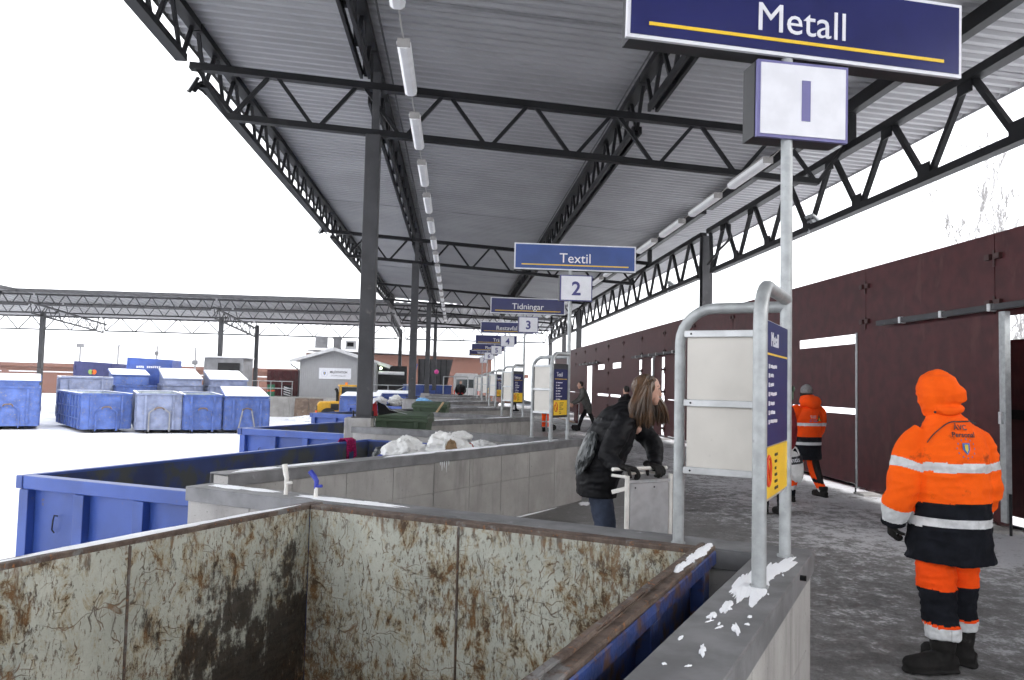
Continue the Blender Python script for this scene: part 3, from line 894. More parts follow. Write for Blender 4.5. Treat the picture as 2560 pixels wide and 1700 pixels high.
def rail(y0, y1):
    r = MB(); r.box((-0.16, (y0 + y1) / 2, 2.70), (0.07, y1 - y0, 0.075)); r = r.build('gate_rail', MT['steel_col'], fence, bev=0.006)
    y = y0 + 0.15
    while y < y1:
        MB().box((-0.165, y, 2.70), (0.085, 0.055, 0.09)).build('rail_bracket', MT['alu'], r)
        y += 0.95
rail(5.0, 11.5); rail(22.6, 28.2); rail(35.0, 40.5)

# ================================================================== FAR CANOPY
fc = thing('far_canopy', 'grey open canopy across the far side of the snowy yard', 'canopy', (0, 0, 0))
mb = MB()
vs, fs = [], []
x = -40.0; prof = []
while x < 8.6:
    prof += [(x, 0), (x + 0.2, 0), (x + 0.28, 0.06), (x + 0.48, 0.06)]; x += 0.56
for (yy, zz) in ((57.4, 7.35), (71.0, 6.45)):
    vs += [(px, yy, zz + pz) for px, pz in prof]
n = len(prof)
fs = [(j, j + 1, n + j + 1, n + j) for j in range(n - 1)]
mb.add(vs, fs); mb.build('roof_sheet', MT['roof'], fc)
MB().box((-22.6, 57.38, 7.42), (35.0, 0.03, 0.26)).build('eave_flashing', MT['steel_col'], fc)
for (Y, zt, dep, pt, dw) in ((58.2, 7.22, 0.75, 1.25, 0.06), (62.4, 6.95, 0.72, 1.25, 0.05), (69.0, 6.42, 1.12, 2.25, 0.07)):
    for (x0, x1) in ((-39.5, -30.4), (-30.2, -17.6), (-17.4, -4.9), (-4.7, 8.2)):
        truss(fc, (x0, Y, zt), (x1, Y, zt), dep, pt, 0.3, 0.14, 0.12, dw, split=False, steel='steel_col')
for X in (-30.3, -17.5, -4.8, 8.3):
    truss(fc, (X, 57.6, 6.62), (X, 70.0, 5.9), 0.75, 1.4, 0.5, 0.14, 0.12, 0.05, split=False, steel='steel_col')
for (X, Y) in ((-30.3, 59.6), (-17.5, 59.6), (-17.0, 68.2), (-4.8, 68.2), (8.3, 68.2), (8.3, 59.6)):
    MB().box((X, Y, (6.1 + LOT) / 2), (0.30, 0.30, 6.1 - LOT)).build('column', MT['steel_col'], fc)
# arm of the far canopy coming towards the camera on the left
prof2 = []
y = 30.0
while y < 57.2:
    prof2 += [(y, 0), (y + 0.2, 0), (y + 0.28, 0.06), (y + 0.48, 0.06)]; y += 0.56
vs = [(-31.2, py, 7.36 + pz) for py, pz in prof2] + [(-44.0, py, 6.5 + pz) for py, pz in prof2]
n = len(prof2)
MB().add(vs, [(j, j + 1, n + j + 1, n + j) for j in range(n - 1)]).build('roof_sheet', MT['roof'], fc)
MB().box((-31.15, 43.7, 7.42), (0.03, 27.3, 0.26)).build('eave_flashing', MT['steel_col'], fc)
for X, z in ((-32.0, 7.2), (-43, 6.4)):
    truss(fc, (X, 30.0, z), (X, 43.4, z), 0.8, 1.25, 0.3, 0.14, 0.12, 0.06, split=False, steel='steel_col')
    truss(fc, (X, 43.6, z), (X, 57.2, z), 0.8, 1.25, 0.3, 0.14, 0.12, 0.06, split=False, steel='steel_col')
# ================================================================== SIGN FRAMES
TP = [(1.545, 3.56), (1.60, 10.97), (1.59, 18.1), (1.60, 25.4), (1.62, 32.6), (1.62, 39.9), (1.62, 47.1)]
WORDS = ['Metall', 'Textil', 'Tidningar', 'Restavfall', 'Trä', 'Plast', 'Wellpapp']
def hoop_pts(p, q, zt, z0, r=0.17, n=7):
    """up from p, a quarter bend, level to q"""
    p, q = Vector((p[0], p[1], 0)), Vector((q[0], q[1], 0))
    d = (q - p).normalized()
    pts = [p + Vector((0, 0, z0)), p + Vector((0, 0, (z0 + zt - r) / 2)), p + Vector((0, 0, zt - r))]
    for i in range(1, n + 1):
        a = math.pi / 2 * i / n
        pts.append(p + d * (r - r * math.cos(a)) + Vector((0, 0, zt - r + r * math.sin(a))))
    pts.append(q + Vector((0, 0, zt)))
    return pts
def oriented(parent, p, q):
    d = Vector((q[0] - p[0], q[1] - p[1], 0)); return math.atan2(d.y, d.x), d.length

for k, (tx, ty) in enumerate(TP):
    big = k < 3
    t = thing('sign_frame', 'galvanised sign frame number %d with blue sign reading %s' % (k + 1, WORDS[k]), 'sign', (tx, ty, 0), 0, 'numbered sign frames along the deck')
    Nn, Ll = ((-0.345, -0.555), (-0.425, 0.27)) if k == 0 else ((-0.29, -0.42), (-0.46, 0.42))
    seg = 20 if k == 0 else 12
    MB().tube([(0, 0, WH - 0.01), (0, 0, 2.0), (0, 0, 3.3)], 0.027, seg).build('pole', MT['galv'], t, smooth=True)
    MB().tube(hoop_pts(Nn, (0, 0), 2.075, WH - 0.01), 0.028, seg).build('hoop', MT['galv'], t, smooth=True)
    MB().tube(hoop_pts(Ll, (0, 0), 2.04, WH - 0.01), 0.027, seg).build('hoop', MT['galv'], t, smooth=True)
    for (fx, fy) in ((0, 0), Nn, Ll):
        f = MB().tube([(fx, fy, WH - 0.005), (fx, fy, WH + 0.010)], 0.036, 14).build('foot_collar', MT['galv'], t)
    # upper sign: housing, white border, blue face, stripe, word
    cx, cz = 0.06, 3.455
    hs_ = MB().box((cx, 0.03, cz - 0.005), (1.70, 0.10, 0.36)).build('housing', MT['sign_back'], t)
    sb = MB().box((cx, -0.032, cz), (1.74, 0.02, 0.372)).build('sign_board', MT['sign_white'], t)
    MB().box((cx, -0.044, cz), (1.705, 0.006, 0.337)).build('blue_face', MT['sign_blue_pale' if k == 1 else 'sign_blue'], sb)
    MB().box((cx, -0.049, cz - 0.115), (1.53, 0.004, 0.016)).build('stripe', MT['sign_yellow'], sb)
    lettering(WORDS[k], 0.195, MT['sign_white'], sb, (cx, -0.050, cz - 0.078))
    if k == 0:
        for q_ in (sb, hs_):
            q_.rotation_euler = (0, rad(0.9), rad(6.5)); q_.location = (-0.06, 0, -0.040)
    # number box
    nx, nz = 0.08, 3.02
    hn_ = MB().box((nx - 0.01, 0.04, nz), (0.45, 0.12, 0.36)).build('housing', MT['sign_back'], t)
    nb = MB().box((nx, -0.032, nz), (0.46, 0.02, 0.37)).build('number_board', MT['ink_purple'] if k == 0 else MT['ink_blue'], t)
    MB().box((nx, -0.044, nz), (0.43, 0.006, 0.34)).build('white_face', MT['sign_white'], nb)
    if k == 0:
        MB().box((nx + 0.012, -0.049, nz), (0.043, 0.004, 0.195)).build('numeral', MT['ink_purple'], nb)
    else:
        lettering(str(k + 1), 0.27, MT['ink_blue'], nb, (nx, -0.050, nz - 0.098), bold=0.006, name='numeral')
    if k == 0:
        for q_ in (nb, hn_):
            q_.rotation_euler = (0, rad(0.6), rad(4.5)); q_.location = (-0.050, 0, -0.002)
    # blank white board between the far post and the pole
    a, L = oriented(t, Ll, (0, 0))
    wp = MB().box((L / 2, 0.0, 1.58), (L - 0.075, 0.012, 0.70)).build('white_panel', MT['white_panel'], t)
    wp.location = (Ll[0], Ll[1], 0); wp.rotation_euler = (0, 0, a)
    for z in (1.915, 1.575, 1.245):
        r = MB(); r.box((L / 2, -0.012, z), (L - 0.05, 0.022, 0.034)); r.build('rail', MT['alu'], wp, bev=0.003)
        if k == 0:
            MB().tube([(0.06, -0.020, z), (0.06, -0.026, z)], 0.005, 8).build('rivet', MT['steel'], wp)
    # information board between the near post and the pole
    a, L = oriented(t, Nn, (0, 0))
    ib = MB().box((L / 2, 0, 1.565), (L - 0.06, 0.012, 0.74)).build('information_board', MT['alu'] if k == 0 else MT['sign_back'], t)
    ib.location = (Nn[0], Nn[1], 0); ib.rotation_euler = (0, 0, a)
    mz = 0 if k == 0 else -0.0
    w_ = L - (0.062 if k == 0 else 0.11)
    zb0, zb1 = (1.42, 1.93) if k == 0 else (1.44, 1.86)
    MB().box((L / 2, -0.009, (zb0 + zb1) / 2), (w_, 0.006, zb1 - zb0)).build('blue_face', MT['board_blue'], ib)
    MB().box((L / 2, -0.009, zb0 - 0.004 - 0.105), (w_, 0.006, 0.205)).build('yellow_face', MT['sign_yellow'], ib)
    lettering(WORDS[k], 0.085, MT['sign_white'], ib, (L / 2 - w_ * 0.1, -0.013, zb1 - 0.10), sx=0.9)
    MB().box((L / 2, -0.0135, zb1 - 0.135), (w_ * 0.9, 0.003, 0.008)).build('stripe', MT['sign_yellow'], ib)
    rr = random.Random(40 + k)
    ls = MB()
    for i in range(7):                        # lines of print too small to read
        z = zb1 - 0.185 - i * 0.038
        x = L / 2 - w_ * 0.33
        ls.box((x, -0.0135, z), (0.018, 0.003, 0.018))
        x += 0.035
        for j in range(rr.randint(3, 7)):
            wd = rr.uniform(0.012, 0.026)
            ls.box((x + wd / 2, -0.0135, z + rr.uniform(-0.002, 0.002)), (wd, 0.003, 0.013)); x += wd + 0.004
    ls.build('print', MT['sign_white'], ib)
    ys = MB()
    for i in range(6):
        z = zb0 - 0.045 - i * 0.028; x = L / 2 - w_ * 0.08
        for j in range(rr.randint(2, 6)):
            wd = rr.uniform(0.010, 0.022)
            ys.box((x + wd / 2, -0.0135, z), (wd, 0.003, 0.011)); x += wd + 0.004
    ys.build('print', MT['ink'], ib)
    ring = MB()
    cx2, cz2 = L / 2 - w_ * 0.34, zb0 - 0.10
    ring.tube([(cx2 + 0.045 * math.cos(q * math.pi / 12), -0.014, cz2 + 0.06 * math.sin(q * math.pi / 12)) for q in range(25)], 0.006, 6, cap=False)
    ring.bar((cx2 - 0.03, -0.014, cz2 + 0.045), (cx2 + 0.03, -0.014, cz2 - 0.045), 0.008, 0.006)
    ring.build('prohibition_ring', MT['sign_red'], ib)
    if k == 0:
        # bunch of tags hanging on the pole
        tg = MB(); tg.ball((0.030, 0.0, 1.63), (0.008, 0.010, 0.030)); tg.ball((0.032, -0.01, 1.655), (0.008, 0.009, 0.014))
        tg.build('tag', MT['green_bin'], t, smooth=True)

# ================================================================== SKIPS IN THE BAYS
def uneven_bar(parent, name, m, x0, x1, y0, y1, z0, z1, amp, n=150):
    """rectangular bar along y whose edges are knocked about"""
    mb = MB(); vs, fs = [], []
    c = 0.006
    sec = [(x0, z0), (x0, z1 - c), (x0 + c, z1), ((x0 + x1) / 2, z1 - 0.001), (x1 - c, z1), (x1, z1 - c), (x1, (z0 + z1) / 2), (x1, z0)]
    k = len(sec)
    for i in range(n + 1):
        y = y0 + (y1 - y0) * i / n
        for j, (x, z) in enumerate(sec):
            q = Vector((j * 5.3, y * 5.0, 0))
            a = noise.noise(q) + 0.6 * noise.noise(q * 3.1) - (1.6 if noise.noise(Vector((j * 9.1, y * 2.3, 4))) > 0.42 else 0)
            vs.append((x + amp * a * (1 if x > (x0 + x1) / 2 else 0.3), y, z + amp * 0.8 * a * (1 if z > z0 else 0)))
    for i in range(n):
        for j in range(k):
            j2 = (j + 1) % k
            fs.append((i * k + j, i * k + j2, (i + 1) * k + j2, (i + 1) * k + j))
    fs += [tuple(range(k)), tuple(n * k + j for j in range(k))]
    mb.add(vs, fs)
    return mb.build(name, m, parent)
def skip(name, label, loc, rz, W, L, top, base, col, inn, rim, ribs_left=True, seams=None, inner_override=None, wide_right=0.10, group=None):
    """open steel skip; local x = width, y = length, corner of the inside at the origin; top rim at z=top"""
    t = thing(name, label, 'skip', (loc[0], loc[1], 0), rz, group)
    th = 0.012
    io = inner_override or {}
    H = top - base
    cz = (top + base) / 2
    MB().box((W / 2, L / 2, base + 0.03), (W + 0.1, L + 0.1, 0.06)).build('floor', MT['rust_brown'], t)
    def plate(x0, y0, x1, y1, nm, m):
        # outer skin + inner lining in one part
        return MB().bar((x0, y0, cz), (x1, y1, cz), 0.05, H - 0.04).build(nm, m, t)
    plate(-0.032, -0.05, -0.032, L + 0.05, 'side_wall', col)
    if wide_right > 0.11 or name == 'rusty_skip':
        MB().box((W + 0.015, L / 2, cz), (0.018, L + 0.1, H - 0.04)).build('side_wall', col, t)
    else:
        plate(W + 0.032, -0.05, W + 0.032, L + 0.05, 'side_wall', col)
    plate(-0.05, L + 0.032, W + 0.05, L + 0.032, 'end_wall', col)
    plate(-0.05, -0.032, W + 0.05, -0.032, 'end_wall', col)
    def lining(nm, box, m):
        o = MB().box(*box).build('lining_sheet', m, t); return o
    sm = seams or {}
    def split(a0, a1, cuts):
        xs_ = [a0] + cuts + [a1]
        return [(xs_[i] + (0.004 if i else 0), xs_[i + 1] - (0.004 if i + 1 < len(xs_) - 1 else 0)) for i in range(len(xs_) - 1)]
    for (a, b) in split(0.0, L, sm.get('left', [])):
        lining('l', ((-0.003, (a + b) / 2, cz), (0.006, b - a, H - 0.05)), io.get('left', inn))
    for (a, b) in split(0.0, L, sm.get('right', [])):
        lining('r', ((W + 0.003, (a + b) / 2, cz), (0.006, b - a, H - 0.05)), io.get('right', inn))
    for (a, b) in split(0.006, W - 0.006, sm.get('back', [])):
        lining('b', (((a + b) / 2, L + 0.003, cz), (b - a, 0.006, H - 0.05)), io.get('back', inn))
    lining('f', ((W / 2, -0.003, cz), (W - 0.012, 0.006, H - 0.05)), inn)
    for c in sm.get('back', []):
        MB().tube([(c, L - 0.002, base), (c + 0.003, L - 0.002, (base + top) / 2), (c, L - 0.002, top - 0.03)], 0.007, 6).build('weld', MT['rim_rust'], t)
    for c in sm.get('left', []):
        MB().tube([(0.002, c, base), (0.002, c, top - 0.03)], 0.007, 6).build('weld', MT['rim_rust'], t)
    # rails round the top
    rw, rh = 0.085, (0.075 if name == 'rusty_skip' else 0.12)
    rails = (((-0.044, L / 2), (rw, L + 0.26)), ((W / 2, L + 0.044), (W - 0.004, rw)), ((W / 2, -0.062), (W - 0.004, 0.12)))
    for (c, d) in rails:
        MB().box((c[0], c[1], top - rh / 2), (d[0], d[1], rh)).build('top_rail', rim[0], t, bev=0.008)
    rr_ = MB().box((W + 0.002 + wide_right / 2, L / 2, top - rh / 2), (wide_right, L + 0.26, rh))
    if name == 'rusty_skip':
        uneven_bar(t, 'top_rail', rim[1], W + 0.002, W + 0.002 + wide_right, -0.13, L + 0.13, top - rh, top, 0.004)
    else:
        rr_.build('top_rail', rim[1], t, bev=0.010)
    # ribs
    def rib(x, y, sx, sy):
        MB().box((x, y, (top - rh + base) / 2 - 0.002), (sx, sy, top - rh - base)).build('rib', col, t, bev=0.006)
    nr = 8
    for i in range(nr):
        y = 0.1 + (L - 0.2) * i / (nr - 1)
        rib(W + (0.055 if name == 'rusty_skip' else 0.105), y, 0.06 if name == 'rusty_skip' else 0.09, 0.12); rib(-0.09, y, 0.075, 0.09)
    for i in range(4):
        x = 0.03 + (W - 0.06) * i / 3
        rib(x, -0.095, 0.12, 0.075)
        rib(x, L + 0.095, 0.09, 0.075)
    return t

# near rusty skip
bx_, by_ = Vector((0.8645, -0.5026))
rz0 = math.atan2(by_, bx_)
ydir = Vector((-by_, bx_))
LN = 6.0
corner = Vector((-0.84, 4.77)) - ydir * LN
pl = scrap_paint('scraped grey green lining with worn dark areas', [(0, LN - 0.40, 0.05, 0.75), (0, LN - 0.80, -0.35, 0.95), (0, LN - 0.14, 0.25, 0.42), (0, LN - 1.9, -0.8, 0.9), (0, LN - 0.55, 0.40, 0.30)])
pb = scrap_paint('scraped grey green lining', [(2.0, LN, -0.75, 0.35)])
near_skip = skip('rusty_skip', 'near open steel skip, scratched grey green inside with rust, blue outside', corner, rz0, 2.28, LN, 0.9, LOT + 0.12, MT['blue_worn'], pb,
     (MT['rim_rust'], MT['rim_rust']), seams={'back': [1.02], 'left': [LN - 1.22]}, inner_override={'left': pl}, wide_right=0.075)
# worn lip, cable and snow on the right hand rim
uneven_bar(near_skip, 'rim_side', MT['blue_worn'], 2.28 + 0.074, 2.28 + 0.086, -0.1, LN + 0.1, 0.822, 0.882, 0.003)
uneven_bar(near_skip, 'rim_bead', MT['rim_rust'], 2.28 + 0.004, 2.28 + 0.036, -0.1, LN + 0.1, 0.895, 0.914, 0.005)
snow_patch(near_skip, [(2.28 + 0.052, LN - 0.02, 0.030, 0.16, 0), (2.28 + 0.050, LN - 0.22, 0.026, 0.14, 0), (2.28 + 0.045, LN - 0.42, 0.02, 0.09, 0.05)], 0.901, 0.012, seed=31, frac=0.4)
MB().tube([(2.44, LN - 2.1, 0.72), (2.48, LN - 2.0, 0.60), (2.50, LN - 1.95, 0.42), (2.50, LN - 1.9, 0.1)], 0.009, 8).build('cable', MT['black'], near_skip, smooth=True)
tag(snow_patch(near_skip, [(-0.05, LN - 1.0, 0.03, 0.9, 0.0), (-0.05, LN - 3.0, 0.03, 0.9, 0.0)], 0.901, 0.004, seed=33), kind='stuff')

# scrap dregs on the bottom
rz1 = math.atan2(-0.45, 0.893)
def bay_skip(k, label, y0, top=0.70, L=5.6, col='blue', x0=-3.87):
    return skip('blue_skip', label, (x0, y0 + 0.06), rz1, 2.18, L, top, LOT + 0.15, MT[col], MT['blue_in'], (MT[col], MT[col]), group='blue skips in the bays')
s1 = bay_skip(1, 'open blue skip with clothes in it, in the bay behind the rusty skip', 7.58)
# hooks on the end wall of the first blue skip
for x in (0.42, 1.75):
    MB().tube([(x, -0.075, 0.36), (x - 0.012, -0.10, 0.37), (x - 0.02, -0.105, 0.33), (x - 0.035, -0.10, 0.24), (x - 0.03, -0.08, 0.21)], 0.007, 6).build('hook', MT['steel'], s1, smooth=True)
s2 = bay_skip(2, 'open blue skip left of the first column foot, empty', 14.95)
MB().tube([(0.42, -0.075, 0.36), (0.40, -0.105, 0.35), (0.385, -0.10, 0.24)], 0.007, 6).build('hook', MT['steel'], s2)
s3 = bay_skip(3, 'open blue skip beyond the first column, third of the blue bay skips', 22.2)
s4 = bay_skip(4, 'open blue skip in the fourth bay, white bags showing above its rim', 29.5, top=0.72)
s5 = bay_skip(5, 'open blue skip in the fifth bay, seen as a thin blue strip', 36.7, top=0.74)
s6 = bay_skip(6, 'open blue skip in the sixth bay, farthest blue strip', 44.0, top=0.78)

# ------------------------------------------------ clothes and bags
def lump(name, label, cat, loc, r, m, seed, amp=0.35, fr=2.2, group=None, sub=34, rot=None):
    rnd = random.Random(seed); ph = Vector((rnd.uniform(0, 50), rnd.uniform(0, 50), rnd.uniform(0, 50)))
    mb = MB().ball((0, 0, 0), 1.0, nu=sub * 2, nv=sub)
    out = []
    for v in mb.v:
        v = Vector(v)
        d = 1 + amp * noise.noise(v * fr * 0.6 + ph) + amp * 0.9 * (0.3 - abs(noise.noise(v * fr * 1.3 + ph))) + amp * 0.55 * (0.25 - abs(noise.noise(v * fr * 2.9 + ph))) + amp * 0.25 * (0.25 - abs(noise.noise(v * fr * 6.1 + ph)))
        p = Vector((v.x * r[0], v.y * r[1], v.z * r[2])) * d
        out.append(tuple(p))
    mb.v = out
    o = mb.build(name, MT[m], smooth=True)
    o.location = loc
    o.rotation_euler = (0, 0, rnd.uniform(-0.5, 0.5) if rot is None else rot)
    return tag(o, label, cat, group)
lump('white_sack', 'crumpled white sack on the textile heap, left one', 'sack', (-0.62, 10.45, 0.66), (0.27, 0.30, 0.22), 'bag_white', 1, group='sacks in the textile skip')
lump('white_sack', 'big folded white sack standing highest on the textile heap', 'sack', (-0.10, 10.55, 0.70), (0.33, 0.30, 0.24), 'bag_white', 2, group='sacks in the textile skip')
lump('white_sack', 'small white sack with greenish print on top of the textile heap', 'sack', (0.10, 10.75, 0.90), (0.15, 0.13, 0.07), 'bag_white', 3)
lump('white_sack', 'low white bundle at the right end of the textile heap', 'sack', (0.44, 11.75, 0.66), (0.20, 0.20, 0.13), 'bag_white', 4)
lump('cloth_bundle', 'tan cloth hanging between the white sacks', 'cloth', (-0.02, 10.28, 0.74), (0.07, 0.07, 0.15), 'tan', 5)
lump('cloth_bundle', 'dark blue cloth at the left foot of the white sacks', 'cloth', (-0.84, 10.35, 0.58), (0.14, 0.14, 0.12), 'handle_blue', 6)
lump('cloth_bundle', 'small red cloth beside the low white bundle', 'cloth', (0.22, 11.2, 0.70), (0.07, 0.09, 0.08), 'red_cloth', 7)
lump('cloth_bundle', 'striped grey bundle at the left edge of the textile heap', 'cloth', (-0.93, 10.6, 0.60), (0.13, 0.16, 0.16), 'bag_grey', 12)
lump('textile_heap', 'mixed heap of dark clothes filling the textile skip', 'clothes', (-0.95, 10.7, 0.0), (0.72, 1.45, 0.60), 'dark_cloth', 8, amp=0.2, rot=rad(-26.7))
lump('white_sack', 'white sack showing above the fourth bay skip', 'sack', (-2.4, 32.3, 0.82), (0.30, 0.3, 0.22), 'bag_white', 9)
lump('white_sack', 'greyish sack left of the white one in the fourth bay skip', 'sack', (-3.0, 31.9, 0.78), (0.28, 0.3, 0.18), 'house_trim', 10)
lump('blue_sack', 'light blue sack lying by the second column foot', 'sack', (-1.15, 29.4, 0.85), (0.32, 0.3, 0.16), 'bag_blue', 11)
# pink knitted scarf over the far rim
sc_ = MB()
rnd = random.Random(5)
for s in range(46):
    u0 = rnd.uniform(-0.12, 0.12)
    ln = 0.36 if abs(u0) > 0.065 else rnd.uniform(0.10, 0.17)
    pts = [(u0, 0.10, -0.03), (u0, 0.06, 0.03), (u0, 0.0, 0.035), (u0 + rnd.uniform(-0.01, 0.01), -0.06, 0.01), (u0 + rnd.uniform(-0.02, 0.02), -0.075, -0.5 * ln), (u0 + rnd.uniform(-0.02, 0.02), -0.075 + rnd.uniform(-0.01, 0.01), -ln)]
    sc_.tube(pts, rnd.uniform(0.005, 0.010), 6)
scarf = sc_.build('knitted_scarf', MT['scarf'], smooth=True)
scarf.location = (-1.62, 12.25, 0.71); scarf.rotation_euler = (0, 0, math.atan2(0.893, 0.45))
tag(scarf, 'pink knitted scarf hanging over the rim of the textile skip', 'scarf')

# levers on the low wall
def lever(label, loc, m, rz, lean, s=1.0):
    t = thing('lever', label, 'lever', loc, rz)
    MB().tube([(0, 0, -0.01), (0.004, 0, 0.07)], [0.015, 0.012], 10).build('stem', MT['handle_white'], t, smooth=True)
    MB().tube([(0.0, 0, 0.06), (0.005, 0, 0.11), (lean * 0.25, 0, 0.135), (lean, 0, 0.20 * s)], [0.012, 0.016, 0.017, 0.018], 10).build('grip', MT[m], t, smooth=True)
    MB().tube([(0.0, 0, 0.075), (0.045, 0, 0.08)], 0.010, 8).build('spur', MT[m], t, smooth=True)
    return t
lever('blue bent lever with white stem standing on the low wall', (-0.88, 5.19, WH - 0.002), 'handle_blue', rad(-20), -0.045, 0.85)
lever('white bent lever left of the blue one on the low wall', (-1.10, 5.33, WH - 0.002), 'handle_white', rad(-20), -0.015, 1.0)

# ------------------------------------------------ green bins
def green_bin(label, loc, rz, W=0.95, D=0.7, H=1.10):
    t = thing('green_bin', label, 'bin', loc, rz, 'green wheeled bins')
    b = MB()
    z0, z1 = 0.12, H - 0.16
    v = [(-W / 2 * .82, -D / 2 * .78, z0), (W / 2 * .82, -D / 2 * .78, z0), (W / 2 * .82, D / 2 * .78, z0), (-W / 2 * .82, D / 2 * .78, z0),
         (-W / 2 * .95, -D / 2 * .95, z1), (W / 2 * .95, -D / 2 * .95, z1), (W / 2 * .95, D / 2 * .95, z1), (-W / 2 * .95, D / 2 * .95, z1)]
    b.add(v, [(3, 2, 1, 0), (4, 5, 6, 7), (0, 1, 5, 4), (1, 2, 6, 5), (2, 3, 7, 6), (3, 0, 4, 7)])
    b.build('tub', MT['green_bin'], t, bev=0.02)
    MB().box((0, 0, z1 + 0.02), (W * 1.02, D * 1.02, 0.07)).build('rim', MT['green_bin'], t, bev=0.015)
    l = MB()
    l.extr([(-W * .5, -D * .5, z1 + 0.057), (-W * .5, -D * .46, z1 + 0.10), (-W * .5, D * .3, z1 + 0.16), (-W * .5, D * .5, z1 + 0.12), (-W * .5, D * .5, z1 + 0.057)], (W, 0, 0))
    l.build('lid', MT['green_bin'], t, bev=0.015)
    for sx in (-0.3, 0.3):
        MB().box((sx * W, -D * 0.5, z1 - 0.06), (0.08, 0.03, 0.12)).build('grip', MT['green_bin'], t, bev=0.01)
        for sy in (-0.3, 0.3):
            MB().tube([(sx * W - 0.02, sy * D, 0.06), (sx * W + 0.02, sy * D, 0.06)], 0.06, 12).build('wheel', MT['black'], t)
    return t
green_bin('dark green lidded bin right of the first column foot', (-0.88, 14.15, 0), rad(-8))
green_bin('dark green lidded bin farther back near the second column', (-0.62, 21.6, 0), rad(-8))
# broken umbrella on the first column foot
um = thing('broken_umbrella', 'broken umbrella with a red and a black panel beside the first column foot', 'umbrella', (-1.32, 13.55, 1.02))
def panel(a, b, c, nm, m):
    a, b, c = Vector(a), Vector(b), Vector(c)
    n_ = (b - a).cross(c - a).normalized() * 0.004
    MB().add([a, b, c, a + n_, b + n_, c + n_], [(0, 1, 2), (5, 4, 3), (0, 3, 4, 1), (1, 4, 5, 2), (2, 5, 3, 0)]).build(nm, MT[m], um)
panel((0.0, 0, 0.28), (-0.20, 0, 0.10), (-0.17, 0.03, -0.08), 'red_panel', 'red_cloth')
panel((0.0, 0, 0.28), (-0.17, 0.03, -0.08), (0.02, 0.0, 0.02), 'red_panel', 'red_cloth')
panel((0.005, 0, 0.27), (0.03, 0, 0.03), (0.36, 0.06, 0.08), 'black_panel', 'black_nylon')
MB().tube([(0.0, -0.005, 0.28), (0.14, -0.01, 0.22), (0.22, -0.01, 0.13), (0.52, 0.02, 0.06)], 0.006, 6).build('rib', MT['alu'], um)
MB().tube([(0.0, 0.0, 0.28), (-0.03, 0.03, -0.15)], 0.008, 6).build('shaft', MT['alu'], um)
bd = MB().box((0, 0, 0), (0.05, 0.02, 0.5)).build('loose_board', MT['wood'])
bd.location = (-0.42, 21.0, 0.90); bd.rotation_euler = (0, rad(35), rad(20))
tag(bd, 'short pale board leaning beside the farther green bin', 'board')

